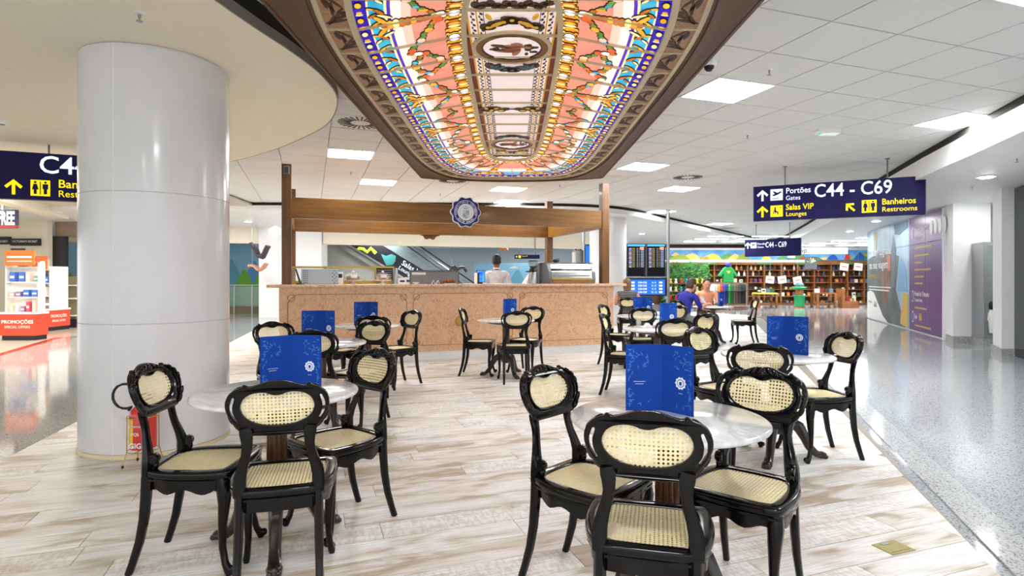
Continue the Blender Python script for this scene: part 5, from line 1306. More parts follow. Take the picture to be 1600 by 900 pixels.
TABLES = [(-1.15,2.82,'front left marble table beside the round column'), (.62,2.30,'front right marble table, nearest the camera'), (1.93,4.20,'marble table by the granite border at right'),
  (1.61,6.36,'marble table in the middle of the right side'), (1.93,8.55,'marble table before the seated woman'), (-1.66,5.0,'second marble table on the left side'), (-1.72,6.85,'third marble table on the left side near the counter'),
  (-.08,7.72,'marble table alone before the middle of the counter'), (2.75,12.75,'far marble table the woman sits at'), (3.97,11.38,'marble table the man in blue sits at')]
for i, (x, y, lb) in enumerate(TABLES):
    if i == 0: t = tab0
    else:
        t = tab0.copy(); COL.objects.link(t)
        for ch in TK: k = ch.copy(); COL.objects.link(k); k.parent = t
    t.location = (x, y, 0); t.rotation_euler = (0, 0, (-1.72, -1.2, -.6, 1.1, .2, .9, .1, .5, .3, 0)[i]); t['label'] = lb
# ---- menus
MENU = mat('menu blue', rgb(20,62,150), .6, c2=rgb(22,67,158), scale=3, spec=.12); MENUD = mat('menu blue inside', rgb(24,62,146), .5); LEAFP = mat('menu leaf print', rgb(50,118,196), .5); MW = mat('menu white print', rgb(232,238,246), .5)
def menu_mesh_panel(w, h, side):
    m = MB().box(min(0, side*w), max(0, side*w), -.0012, .0012, 0, h); return m
def leaves(w, h, side, rnd, n):
    g = MB()
    for _ in range(n):
        e = rnd.random()**1.8
        x = (w-.012)-e*w*.55; z = rnd.uniform(.02, h-.02)
        if e > .22 and .15*h < z < .62*h: continue
        if e > .25 and z < .25*h and rnd.random() < .5: continue
        a = rnd.uniform(0, PI); L, B = .010, .0035
        P = [(x+L*math.cos(a), z+L*math.sin(a)), (x-B*math.sin(a), z+B*math.cos(a)), (x-L*math.cos(a), z-L*math.sin(a)), (x+B*math.sin(a)*.3, z-B*math.cos(a)*.3)]
        P = [(side*min(max(p[0], .004), w-.002), p[1]) for p in P]
        g.prism(P if side > 0 else P[::-1], -.0017, -.0012, 'xz')
    return g
MW_, MH_ = .152, .275
def make_menu():
    t = thing('menu_card', 'x', 'menu', (0,0,0), 0, 'blue menus standing on the tables')
    rnd = random.Random(11)
    for side, ang in ((-1, .42), (1, -.5)):
        p = menu_mesh_panel(MW_, MH_, side).build('cover', MENU, t); p.rotation_euler = (0, 0, ang)
        leaves(MW_, MH_, side, rnd, 80).build('leaf_print', LEAFP, p)['kind'] = 'stuff'
        if side > 0:
            cx, cz = .092, .125
            flat([(cx+x, cz+z) for x, z in scallop(.024, .0022, 10, 60)], -.0012, MW, p, 'seal_print', .0008); flat(circ(cx, cz, .0165, 24), -.002, MENU, p, 'seal_print', .0004); flat(circ(cx, cz, .0135, 20), -.0024, MW, p, 'seal_print', .0003)
            flat([(cx-.006,cz+.006),(cx+.006,cz+.006),(cx+.006,cz-.006),(cx,cz-.01),(cx-.006,cz-.006)], -.0027, MENU, p, 'seal_print', .0003); flat(rect(cx-.009, cx+.009, cz-.042, cz-.0405), -.0012, MW, p, 'print_line', .0005)
        else:
            for j, w in enumerate((.05,.034)): flat(rect(-.095-w/2, -.095+w/2, .12-.010*j, .1215-.010*j), -.0012, MW, p, 'print_line', .0005)
    MB().box(-.0015,.0015,-.0018,.0018,0,MH_).build('spine', MENU, t)
    return t
menu0 = make_menu(); MK = [(c, list(c.children)) for c in menu0.children]
MENUS = [(.625,2.40,-.40,'largest blue menu on the front right table'), (sd(457,2.80),2.80,.32,'blue menu on the front left table before the round column'), (sd(1228,4.2),4.2,-.25,'blue menu on the table by the granite border'),
  (sd(500,4.95),4.95,.15,'blue menu on the second left table'), (sd(573,6.8),6.8,.15,'blue menu on the third left table'), (sd(791,7.75),7.75,0.9,'narrow blue menu on the table before the counter'), (sd(1037,6.4),6.4,.6,'tall blue menu on the middle right table'), (sd(1004,8.55),8.55,-.15,'blue menu before the seated woman'), (sd(1122,11.45),11.45,1.0,'narrow blue menu on the table of the man in blue')]
for i, (x, y, r, lb) in enumerate(MENUS):
    if i == 0: t = menu0
    else:
        t = menu0.copy(); COL.objects.link(t)
        for c, gk in MK:
            k = c.copy(); COL.objects.link(k); k.parent = t
            for gch in gk: q = gch.copy(); COL.objects.link(q); q.parent = k
    t.location = (x, y, .7505); t.rotation_euler = (0, 0, r); t['label'] = lb
# small glass on the middle right table
x, y = 1.43, 6.5
t = thing('drinking_glass', 'small clear glass on the middle right table', 'glass', (x, y, .7502)); MB().lathe([(.022,0),(.03,.08),(.028,.08),(.02,.006)], 16).build('tumbler', GLASSM, t, smooth=True)
t = thing('paper_napkin', 'folded white napkin beside the glass on the middle right table', 'napkin', (x+.09, y-.03, .7502), .4); MB().prism([(-.05,0),(.05,0),(.0,.05)], -.03, .03, 'xz').build('sheet', SHOPW, t)

# ================================================================== FIRE EXTINGUISHER
t = thing('fire_extinguisher', 'red fire extinguisher with black hose before the round column', 'extinguisher', (-2.555,3.99,0), .0)
ER = mat('extinguisher red', rgb(204,44,34), .3, coat=.3); EYL = mat('label yellow', rgb(236,196,60), .5)
MB().lathe([(.06,.125),(.08,.13),(.082,.15),(.082,.36),(.075,.39),(.045,.42),(.025,.44)], 28).build('cylinder', ER, t, smooth=True)
g = MB()
for k in range(6): 
    a0 = -2.75+.16*k; g.add([(.0832*math.cos(a0), .0832*math.sin(a0), z) for z in (.15,.34)] + [(.0832*math.cos(a0+.16), .0832*math.sin(a0+.16), z) for z in (.34,.15)], [(0,3,2,1)])
g.build('label', EYL, t)
text('GIG', .05, MW, t, -.045, -.0835, .145, bold=.02); text('PQS', .03, MW, t, -.03, -.0835, .23); text('EXTINTOR', .02, MW, t, -.05, -.0835, .285)
MB().box(-.03,.06,-.012,.012,.455,.475).box(-.015,.015,-.015,.015,.43,.46).box(-.03,.05,-.01,.01,.49,.505).build('valve', BLACK, t)
P = [(0,0,.455)] + [(-.105+.085*math.cos(a), -.03, .49+.085*math.sin(a)) for a in [0.3+.38*k for k in range(14)]] + [(-.06,-.06,.40)]
MB().sweep(smooth_line3(P) if False else P, .017,.017,8).build('hose', BLACK, t, smooth=True)
st = thing('extinguisher_stand', 'thin brass wire stand holding the fire extinguisher', 'stand', (-2.555,3.99,0))
for z, r in ((.115,.095),(.35,.095)): MB().sweep([(r*math.cos(2*PI*k/28), r*math.sin(2*PI*k/28), z) for k in range(29)], .006,.006,6).build('ring', BRASS, st)
MB().sweep([(-.09,0,.117),(.09,0,.117)], .006,.006,6).sweep([(0,-.09,.117),(0,.09,.117)], .006,.006,6).build('cross_wire', BRASS, st)
for k in range(4):
    a = -2.3+k*PI/2; c, s = math.cos(a), math.sin(a)
    MB().sweep([(c*.096,s*.096,.36),(c*.098,s*.098,.12),(c*.13,s*.13,.0)], .007,.007,6).build('leg', BRASS, st); MB().ell((c*.122,s*.122,.022), .009,.009,.012, 8, 6).build('foot', BLACK, st)
# ================================================================== PEOPLE
def person(name, label, loc, rotz, J, Eg, colours, hair, hairm, skin, headdir=(0,1), tilt=0, hands=None, extra=None):
    """J: joint -> (x,y,z,rx,ry); Eg: (a,b,material index); colours: materials. Facing local +y."""
    root = thing(name, label, 'person', loc, rotz)
    names = list(J); idx = {n: i for i, n in enumerate(names)}
    me = bpy.data.meshes.new('body'); me.from_pydata([J[n][:3] for n in names], [(idx[a], idx[b]) for a, b, c in Eg], [])
    tmp = bpy.data.objects.new('tmpbody', me); COL.objects.link(tmp)
    md = tmp.modifiers.new('skin', 'SKIN'); md.use_smooth_shade = True
    if not me.skin_vertices: me.skin_vertices.new() if hasattr(me.skin_vertices, 'new') else None
    for n in names:
        sv = me.skin_vertices[0].data[idx[n]]; sv.radius = (J[n][3], J[n][4] if len(J[n]) > 4 else J[n][3]); sv.use_root = (n == 'pelvis')
    ss = tmp.modifiers.new('ss', 'SUBSURF'); ss.levels = 2
    dg = bpy.context.evaluated_depsgraph_get(); dg.update()
    bm_ = bpy.data.meshes.new_from_object(tmp.evaluated_get(dg)); bpy.data.objects.remove(tmp)
    bm_.materials.clear()
    for m in colours: bm_.materials.append(m)
    segs = [(Vector(J[a][:3]), Vector(J[b][:3]), c) for a, b, c in Eg]
    def near(p):
        best = None
        for a, b, c in segs:
            ab = b-a; t = max(0, min(1, (p-a).dot(ab)/max(ab.length_squared, 1e-9))); d_ = (a+ab*t-p).length
            if best is None or d_ < best[0]: best = (d_, c)
        return best[1]
    mis = [near(f.center) for f in bm_.polygons]
    g = MB(); g.v = [tuple(v.co) for v in bm_.vertices]; g.f = [tuple(f.vertices) for f in bm_.polygons]; g.mi = mis
    # head with face and ears, one surface with the body
    h = Vector(J['head'][:3]); R = Matrix.Rotation(face_rot(*headdir), 4, 'Z') @ Matrix.Rotation(tilt, 4, 'X')
    SK = 0
    g.ell(h+R @ Vector((0,.005,.02)), .077,.096,.115, 16, 12, SK, M=R); g.ell(h+R @ Vector((0,.03,-.055)), .05,.055,.05, 12, 8, SK, M=R)
    g.ell(h+R @ Vector((0,.103,-.005)), .013,.018,.022, 8, 6, SK, M=R)
    for s in (-1, 1):
        g.ell(h+R @ Vector((s*.078,0,.005)), .010,.022,.03, 8, 6, SK, M=R); g.ell(h+R @ Vector((s*.03,.088,.022)), .013,.008,.008, 8, 6, len(colours), M=R)
    g.ell(h+R @ Vector((0,.088,-.05)), .022,.008,.007, 8, 6, len(colours)+1, M=R)
    for (wp, dr, up) in (hands or []):
        w = Vector(wp); d_ = Vector(dr).normalized(); u = Vector(up).normalized(); sdv = d_.cross(u)
        Mh = Matrix((( sdv.x, d_.x, u.x, 0), (sdv.y, d_.y, u.y, 0), (sdv.z, d_.z, u.z, 0), (0,0,0,1)))
        g.ell(w+d_*.045, .042,.052,.017, 10, 8, SK, M=Mh)
        for k, L in enumerate((.062,.075,.078,.068)):
            b0 = w+d_*.08+sdv*(-.03+.02*k); g.sweep([b0, b0+d_*L*.5-u*.008, b0+d_*L*.85-u*.03], [.018,.016,.012], [.018,.016,.012], 6, mi=SK)
        b0 = w+d_*.03-sdv*.035; g.sweep([b0, b0-sdv*.025+d_*.03, b0-sdv*.03+d_*.058-u*.01], [.021,.018,.014], [.021,.018,.014], 6, mi=SK)
    ME = g.mesh('body', colours+[mat('eye', rgb(40,34,30), .3), mat('lips', rgb(150,86,76), .5)])
    for p in ME.polygons: p.use_smooth = True
    link('body', ME, root)
    # hair: a shell over the back and top of the head
    q = MB()
    for (c, r) in hair: q.ell(h+R @ Vector(c), r[0], r[1], r[2], 14, 10, M=R)
    q.build('hair', hairm, root, smooth=True)
    if extra: extra(root, h, R)
    return root
SKIN1 = mat('light skin', rgb(206,152,124), .5); SKIN2 = mat('brown skin', rgb(130,86,62), .5); SHIRTW = mat('white cotton', rgb(232,232,234), .7, c2=rgb(214,214,220), scale=12); BLACKC = mat('black cotton', rgb(26,26,30), .8); BLUEP = mat('blue polo cotton', rgb(26,36,150), .75, c2=rgb(20,28,128), scale=9)
PEACH = mat('peach cotton', rgb(236,160,124), .75); HB = mat('black hair', rgb(20,17,16), .55); HBR = mat('brown hair', rgb(70,48,34), .6, c2=rgb(50,34,24), scale=40); HBL = mat('blonde brown hair', rgb(128,96,60), .55, c2=rgb(96,68,42), scale=30, stretch=(3,3,.4)); GREYJ = mat('grey trousers', rgb(120,120,124), .8); SHOE = mat('dark shoe', rgb(30,26,24), .5)
STR = mat('striped cotton', rgb(60,62,66), .8); ntx = STR.node_tree; wv = ntx.nodes.new('ShaderNodeTexWave'); wv.bands_direction = 'Z'; wv.inputs['Scale'].default_value = 9; tcx = ntx.nodes.new('ShaderNodeTexCoord'); rpx = ntx.nodes.new('ShaderNodeValToRGB')
ntx.links.new(tcx.outputs['Object'], wv.inputs[0]); ntx.links.new(wv.outputs[1], rpx.inputs[0]); rpx.color_ramp.elements[0].color = rgb(46,48,52); rpx.color_ramp.elements[1].color = rgb(128,130,132); rpx.color_ramp.elements[0].position = .5; rpx.color_ramp.elements[1].position = .8
ntx.links.new(rpx.outputs[0], ntx.nodes['Principled BSDF'].inputs['Base Color'])
def standing(k=1.0, arms=None):
    J = {'pelvis':(0,0,.95,.15,.11),'waist':(0,0,1.10,.14,.10),'chest':(0,.0,1.30,.165,.115),'neckb':(0,-.01,1.44,.075,.07),'neck':(0,0,1.50,.052,.052),'head':(0,.02,1.60,.05,.05),
      'hip_l':(-.09,0,.88,.10),'knee_l':(-.10,.02,.50,.065),'ank_l':(-.10,-.02,.09,.045),'toe_l':(-.11,.13,.035,.036,.03),'hip_r':(.09,0,.88,.10),'knee_r':(.10,.02,.50,.065),'ank_r':(.10,-.02,.09,.045),'toe_r':(.11,.13,.035,.036,.03),
      'sh_l':(-.185,-.005,1.405,.062),'el_l':(-.25,-.02,1.13,.045),'wr_l':(-.2,.18,1.02,.03),'ha_l':(-.18,.24,1.02,.03,.02),'sh_r':(.185,-.005,1.405,.062),'el_r':(.25,-.02,1.13,.045),'wr_r':(.2,.18,1.02,.03),'ha_r':(.18,.24,1.02,.03,.02)}
    if arms: J.update(arms)
    return J
EDG = [('pelvis','waist',1),('waist','chest',1),('chest','neckb',1),('neckb','neck',0),('neck','head',0),('pelvis','hip_l',2),('hip_l','knee_l',2),('knee_l','ank_l',2),('ank_l','toe_l',3),('pelvis','hip_r',2),('hip_r','knee_r',2),('knee_r','ank_r',2),('ank_r','toe_r',3),
       ('chest','sh_l',1),('sh_l','el_l',1),('el_l','wr_l',0),('wr_l','ha_l',0),('chest','sh_r',1),('sh_r','el_r',1),('el_r','wr_r',0),('wr_r','ha_r',0)]
def edges(longsleeve=False, sleeveless=False):
    out = []
    for a, b, c in EDG:
        if longsleeve and a.startswith('el_'): c = 1
        if sleeveless and a.startswith('sh_'): c = 0
        out.append((a, b, c))
    return out
SHORT = [((0,-.012,.045), (.083,.098,.105)), ((0,-.03,.0), (.08,.078,.09))]
# barista, back to the camera
def collar(root, h, R):
    MB().lathe([(.062,h.z-.135),(.068,h.z-.125),(.062,h.z-.10)], 18, (h.x, h.y-.02, 0)).build('collar', SHIRTW, root, smooth=True)
    MB().prism([(-.03,h.z-.135),(0,h.z-.128),(.03,h.z-.135),(.03,h.z-.15),(0,h.z-.142),(-.03,h.z-.15)], h.y-.092, h.y-.082, 'xz').build('bow_tie_clip', BLACK, root)
lx, X_, Y_ = cpt(776, 1.15)
person('person', 'barista in a white shirt and dark cap standing with back to camera', (X_, Y_, 0), .12, standing(), edges(True), [SKIN2, SHIRTW, BLACKC, SHOE], [((0,-.012,.06), (.086,.102,.095)), ((0,-.03,.02), (.082,.08,.08))], HB, SKIN2, tilt=-.12, hands=[((-.18,.24,1.02),(.2,1,-.1),(0,0,1)), ((.18,.24,1.02),(-.2,1,-.1),(0,0,1))], extra=collar)
bend = {'pelvis':(0,-.12,.95,.15,.11),'waist':(0,-.03,1.08,.14,.10),'chest':(0,.12,1.21,.165,.12),'neckb':(0,.23,1.27,.075,.07),'neck':(0,.29,1.29,.052,.052),'head':(0,.37,1.30,.05,.05),'sh_l':(-.185,.18,1.27,.062),'sh_r':(.185,.18,1.27,.062),'el_l':(-.27,.26,1.06,.045),'el_r':(.27,.26,1.06,.045),'wr_l':(-.22,.44,1.02,.03),'wr_r':(.22,.44,1.02,.03),'ha_l':(-.2,.5,1.02,.03,.02),'ha_r':(.2,.5,1.02,.03,.02)}
bend = {k: (v[0], v[1], v[2]+.13) + tuple(v[3:]) if k not in ('pelvis',) else v for k, v in bend.items()}
lx, X_, Y_ = cpt(826, 1.25)
person('person', 'second barista in white bending down behind the coffee grinder', (X_, Y_, 0), -1.1, standing(arms=bend), edges(True), [SKIN2, SHIRTW, BLACKC, SHOE], SHORT, HB, SKIN2, tilt=-.7, hands=[((-.2,.5,1.15),(.1,1,-.2),(0,0,1)), ((.2,.5,1.15),(-.1,1,-.2),(0,0,1))])
def seated(lean=.0, arms=None):
    y = -.1
    J = {'pelvis':(0,y,.54,.16,.12),'waist':(0,y+.01+lean*.2,.70,.145,.11),'chest':(0,y+.03+lean*.6,.90,.17,.12),'neckb':(0,y+.04+lean,1.03,.075,.07),'neck':(0,y+.06+lean*1.15,1.08,.054,.054),'head':(0,y+.09+lean*1.4,1.16,.05,.05),
      'hip_l':(-.10,y+.06,.53,.10),'knee_l':(-.13,y+.46,.50,.072),'ank_l':(-.13,y+.44,.09,.046),'toe_l':(-.13,y+.58,.036,.036,.03),'hip_r':(.10,y+.06,.53,.10),'knee_r':(.13,y+.46,.50,.072),'ank_r':(.13,y+.44,.09,.046),'toe_r':(.13,y+.58,.036,.036,.03),
      'sh_l':(-.19,y+.03+lean*.85,.995,.064),'el_l':(-.24,y+.12+lean,.76,.046),'wr_l':(-.16,y+.34+lean,.80,.031),'ha_l':(-.14,y+.40+lean,.82,.03,.02),'sh_r':(.19,y+.03+lean*.85,.995,.064),'el_r':(.24,y+.12+lean,.76,.046),'wr_r':(.16,y+.34+lean,.80,.031),'ha_r':(.14,y+.40+lean,.82,.03,.02)}
    if arms: J.update(arms)
    return J
def hh(l): return [((-.14,.30+l,.82),(.3,1,.1),(0,0,1)), ((.14,.30+l,.82),(-.3,1,.1),(0,0,1))]
c = CHAIRS[24]
person('person', 'seated woman in a grey striped sleeveless top with long blonde brown hair', (c[0], c[1], 0), face_rot(c[2], c[3]), seated(.02), edges(False, True), [SKIN1, STR, BLACKC, SHOE], [((0,-.015,.05), (.088,.104,.10)), ((0,-.05,-.03), (.088,.07,.13)), ((0,-.075,-.13), (.082,.045,.12))], HBL, SKIN1, hands=hh(.02))
c = CHAIRS[25]
person('person', 'seated man in a blue polo shirt leaning over his table with a phone', (c[0], c[1], 0), face_rot(c[2], c[3]), seated(.10), edges(), [SKIN1, BLUEP, GREYJ, SHOE], SHORT, HBR, SKIN1, tilt=-.35, hands=hh(.10))
a = face_rot(c[2], c[3]); v_ = Matrix.Rotation(a, 3, 'Z') @ Vector((.0,.47,.835))
t = thing('mobile_phone', 'white phone held by the man in blue', 'phone', (c[0]+v_.x, c[1]+v_.y, v_.z), a); MB().box(-.037,.037,-.004,.004,0,.145).build('case', SHOPW, t, bevel=.002); MB().box(-.034,.034,-.0055,-.004,.006,.139).build('screen', glow('phone screen', rgb(190,210,230), .7), t); t.rotation_euler = (.6, 0, a)
c = CHAIRS[28]
person('person', 'person in a peach shirt seated behind the man in blue', (c[0], c[1], 0), face_rot(c[2], c[3]), seated(.05), edges(), [SKIN1, PEACH, BLACKC, SHOE], SHORT, HB, SKIN1, tilt=-.2, hands=hh(.05))

# ================================================================== GIFT SHOP
GY = 28.0
WOODS = mat('shop shelf wood', rgb(150,94,44), .5, c2=rgb(120,72,32), scale=3); WOODD = mat('shop dark wood', rgb(92,56,28), .5); CREAMS = glow('shop light band', rgb(255,250,238), 2.2, True)
gx0, gx1 = sd(1043,GY), sd(1362,GY)
sh = thing('shop_shelving', 'long wooden wall shelving of the gift shop', 'shelving', (gx0, GY+.6, 0)); w = gx1-gx0
MB().box(0,w+1,.35,.45,0,2.55).build('back_board', WOODD, sh)
SHZ = [.08,.42,.76,1.1,1.42,1.72]
for z in SHZ: MB().box(0,w+1,-.02,.35,z-.03,z).build('shelf', WOODS, sh)
n_up = 12
for k in range(n_up+1): MB().box(w*k/n_up-.03,w*k/n_up+.03,-.03,.36,0,2.02).build('upright', WOODS, sh)
MB().box(0,w+1,-.12,.36,1.98,2.18).build('fascia', WOODS, sh); MB().box(0,w*.73,-.22,-.12,2.10,2.2).build('light_band', CREAMS, sh)
for k, xx in enumerate((.9,1.8,4.6,6.5,9.0)): MB().box(xx,xx+.75,-.13,-.12,2.0,2.09).build('green_sign', mat('shop sign green', rgb(60,130,70), .5), sh)
MB().box(0,w+1,-.10,-.02,0,.06).build('kick_board', WOODD, sh)
# painted frieze
fz = thing('painted_frieze', 'colourful painted landscape frieze above the gift shop shelves', 'mural', (gx0, GY+.45, 0)); MB().box(0,w+1,0,.05,2.2,2.7).build('board', mat('frieze blue', rgb(70,140,214), .6, c2=rgb(120,190,230), scale=1.2), fz)
rnd = random.Random(5)
FC = [mat('frieze %d' % i, rgb(*c), .6) for i, c in enumerate([(70,140,60),(150,170,70),(230,200,120),(200,60,50),(240,210,80),(30,90,180),(96,160,90),(220,140,80)])]
for k in range(34):
    x = rnd.uniform(.2, w+.5); r = rnd.uniform(.15,.55); h = rnd.uniform(.12,.4); y = -.002-.0006*k
    flat([(x-r,2.22),(x+r,2.22),(x+r*.6,2.22+h*.7),(x+r*.1,2.22+h),(x-r*.5,2.22+h*.6)], y, FC[k % 8], fz, 'painted_shape')
flat([(w-3.9,2.3),(w-3.5,2.3),(w-3.55,2.62),(w-3.35,2.62),(w-3.35,2.68),(w-4.05,2.68),(w-4.05,2.62),(w-3.85,2.62)], -.03, SHOPW, fz, 'painted_figure')
MB().box(0,w+1,.05,.3,2.7,2.81).build('bulkhead', WHITE, fz)
ss = thing('shop_name_sign', 'raised white shop lettering above the painted frieze', 'sign', (sd(1226,GY-.3), GY+.3, 0)); MB().box(-.6,3.4,.02,.06,2.5,2.8).build('board', glow('sign board white', rgb(250,250,250), .8), ss); text('Britt Shop', .36, mat('sign grey letters', rgb(112,106,98), .5), ss, -.1, .018, 2.56, bold=.02)
# goods
GC = [mat('ware %d' % i, rgb(*c), .4) for i, c in enumerate([(40,30,24),(220,200,160),(60,90,60),(200,160,60),(230,230,225),(120,40,30),(40,70,120),(180,110,50),(90,120,130),(240,235,220),(150,30,40),(70,50,40)])]
CAPM = mat('ware cap', rgb(214,190,120), .4, .3)
vs = []
for k in range(12):
    b = MB().lathe([(.05,0),(.055,.01),(.055,.12),(.02,.17),(.02,.2)], 8).lathe([(.024,.2),(.024,.225)], 8, mi=1); vs.append(('bottle', b.mesh('bottle', [GC[k], CAPM])))
for k in range(12):
    b = MB().box(-.07,.07,-.05,.05,0,.17).box(-.05,.05,-.053,-.05,.05,.11,1); vs.append(('packet', b.mesh('packet', [GC[k], GC[(k*5+4) % 12]])))
for k in range(12):
    b = MB().lathe([(.045,0),(.05,.01),(.05,.1),(.042,.105)], 10).sweep([(.05,0,.085),(.08,0,.07),(.08,0,.035),(.05,0,.02)], .012,.012,5); vs.append(('mug', b.mesh('mug', GC[k])))
WN = ['black','sand','dark green','mustard','white','rust red','blue','tan','slate','cream','crimson','umber']; ORD = 'first second third fourth fifth sixth seventh eighth ninth tenth eleventh twelfth'.split()
for i_, (n_, m_2) in enumerate(vs): m_2['ci'] = i_ % 12
RN = ['bottom shelf','second shelf','third shelf','fourth shelf','fifth shelf','top shelf']
for zi, z in enumerate(SHZ):
    kind = (2,1,2,1,0,0)[zi]; x = .08
    while x < w+.7:
        if rnd.random() < .93 and min(abs(x-w*k/n_up) for k in range(n_up+1)) > .1:
            nm, me = vs[kind*12 + rnd.randrange(12)]
            o = link(nm, me, None, (gx0+x, GY+.6+.08, z+.0005)); o.scale = (1.0, 1.0, rnd.uniform(.85, 1.2))
            bay = min(int(x/w*n_up), n_up-1); tag(o, '%s %s on the %s, %s of the %s bay in the gift shop' % (WN[int(me['ci'])], nm, RN[zi], ('left','middle','right')[min(2, int((x/w*n_up-bay)*3))], ORD[bay]), nm, '%ss on the %s of the gift shop' % (nm, RN[zi]))
        x += .21+rnd.random()*.08
# hanging plants and soft toys display
pd = thing('plush_display', 'tall green leafy display stand full of soft toys', 'display stand', (sd(1072,25), 25, 0)); MB().box(-1.0,1.1,.3,.36,0,1.9).build('back_panel', mat('dark green panel', rgb(40,80,40), .7), pd)
g = MB()
for k in range(420):
    x, z = rnd.uniform(-1,1.1), rnd.uniform(.1,2.0); a = rnd.uniform(0,PI); L = rnd.uniform(.06,.14); y = rnd.uniform(.05,.3)
    g.add([(x-L*math.cos(a),y,z-L*math.sin(a)),(x+.03*math.sin(a),y-.02,z-.03*math.cos(a)),(x+L*math.cos(a),y-.03,z+L*math.sin(a)),(x-.03*math.sin(a),y,z+.03*math.cos(a))], [(0,1,2,3)])
g.build('foliage', mat('artificial leaves', rgb(56,138,56), .6, c2=rgb(100,170,70), scale=2), pd)['kind'] = 'stuff'
for r in range(3): MB().box(-1.0,1.1,-.05,.3,.35+.35*r,.37+.35*r).build('shelf', WOODS, pd)
TOY = [mat('toy %d' % i, rgb(*c), .8) for i, c in enumerate([(236,232,226),(214,96,50),(240,190,150),(200,60,50),(90,150,200),(240,200,70)])]
tv = []
for k in range(6): tv.append(MB().ell((0,0,.07),.06,.05,.07,8,6).ell((0,-.02,.165),.05,.048,.05,8,6).ell((-.035,-.01,.21),.018,.012,.018,6,5).ell((.035,-.01,.21),.018,.012,.018,6,5).ell((-.05,-.05,.03),.022,.04,.022,6,5).ell((.05,-.05,.03),.022,.04,.022,6,5).mesh('soft_toy', TOY[k], smooth=True))
TN = ['cream','orange','pale peach','red','blue','yellow']
for r in range(4):
    for k in range(9):
        i = rnd.randrange(6); o = link('soft_toy', tv[i], None, (sd(1072,25)-.9+.23*k, 25.02, (.0, .371, .721, 1.071)[r]+.0))
        tag(o, '%s soft toy, %s from the left, on %s of the green display' % (TN[i], ORD[k], ('the floor','the low shelf','the middle shelf','the high shelf')[r]), 'toy', '%s soft toys, %s' % (TN[i], ('floor','low shelf','middle shelf','high shelf')[r]))
# clothes rail
RY = 24.0; rx0, rx1 = sd(1108,RY), sd(1166,RY)
cr = thing('clothes_rail', 'low clothes rail with hanging shirts before the gift shop', 'clothes rail', ((rx0+rx1)/2, RY, 0)); wr_ = (rx1-rx0)/2
for s in (-1,1): MB().box(s*wr_-.02,s*wr_+.02,-.02,.02,0,1.08).build('upright', STEEL, cr); MB().box(s*wr_-.03,s*wr_+.03,-.25,.25,0,.03).build('foot', STEEL, cr)
MB().sweep([(-wr_,0,1.08),(wr_,0,1.08)], .03,.03,8).build('rail', STEEL, cr); MB().box(-wr_,wr_,-.2,.2,.05,.12).build('base_shelf', WOODS, cr)
CN = [('white',(236,236,232)),('white',(236,236,232)),('grey',(170,170,170)),('orange',(226,130,40)),('red',(190,50,50)),('blue',(30,60,160)),('navy',(26,36,84)),('green',(30,140,60)),('dark green',(24,84,44)),('olive',(90,84,60)),('brown',(84,66,52)),('charcoal',(50,50,52)),('black',(24,24,26)),('black',(20,20,22))]
for k, (nm, c) in enumerate(CN):
    x = (rx0+rx1)/2 - wr_+.08+k*(2*wr_-.16)/(len(CN)-1)
    o = MB().prism([(-.16,-.02),(-.08,.06),(.08,.06),(.16,-.02),(.25,-.22),(.19,-.27),(.16,-.2),(.17,-.74),(-.17,-.74),(-.16,-.2),(-.19,-.27),(-.25,-.22)], -.045, .045, 'xz').build('hanging_shirt', mat('cloth '+nm, rgb(*c), .8), loc=(x, RY, 1.0), rotz=1.3)
    tag(o, '%s shirt hanging on the clothes rail%s' % (nm, {0:' at its left end',1:' second from the left',12:' second from the right',13:' at its right end'}.get(k, '')), 'shirt', 'shirts on the clothes rail')
t = thing('shirt_mannequin', 'green football shirt with blue cap on a stand above the rail', 'mannequin', (sd(1137,25), 25, 0))
MB().prism([(-.2,1.72),(-.1,1.8),(.1,1.8),(.2,1.72),(.42,1.42),(.34,1.36),(.21,1.5),(.23,1.12),(-.23,1.12),(-.21,1.5),(-.34,1.36),(-.42,1.42)], -.1, .1, 'xz').build('shirt', mat('football green', rgb(24,150,70), .7), t, bevel=.03); MB().prism([(-.1,1.62),(.1,1.62),(0,1.5)], -.106, -.1, 'xz').build('print', mat('football yellow', rgb(240,220,40), .6), t)
MB().ell((0,0,1.9), .1,.11,.1).build('cap', mat('cap blue', rgb(40,60,170), .6), t, smooth=True); MB().box(-.09,.09,-.22,-.08,1.86,1.88).build('visor', MATS['cap blue'], t); MB().lathe([(.2,0),(.2,.02),(.02,.03),(.02,1.2)], 14).build('stand', STEEL, t)
# tables and barrel display
def shop_table(px0, px1, Y, label, topm):
    x0, x1 = sd(px0,Y), sd(px1,Y); t = thing('display_table', label, 'table', ((x0+x1)/2, Y, 0), 0, 'wooden display tables in the gift shop'); w = (x1-x0)/2; h = .68
    MB().box(-w,w,-.3,.3,h-.06,h).build('top', topm, t); MB().box(-w+.04,w-.04,-.26,.26,.2,.23).build('shelf', WOODS, t)
    for a in (-1,1):
        for b in (-1,1): MB().box(a*(w-.05)-.04,a*(w-.05)+.04,b*.25-.04,b*.25+.04,0,h-.06).build('leg', WOODS, t)
    for k in range(4):
        nm, me = vs[12+rnd.randrange(12)]; o = link('packet', me, None, ((x0+x1)/2-w*.7+k*w*.45, Y-.05, h+.0005)); o.scale = (1.2,1.2,1); tag(o, '%s packet on the %s' % (('leftmost','second','third','rightmost')[k], label), 'packet', 'packets on the %s' % label)
        nm, me = vs[24+rnd.randrange(12)]; o = link('mug', me, None, ((x0+x1)/2-w*.6+k*w*.4, Y-.05, .2305)); tag(o, '%s mug under the %s' % (('leftmost','second','third','rightmost')[k], label), 'mug', 'mugs under the %s' % label)
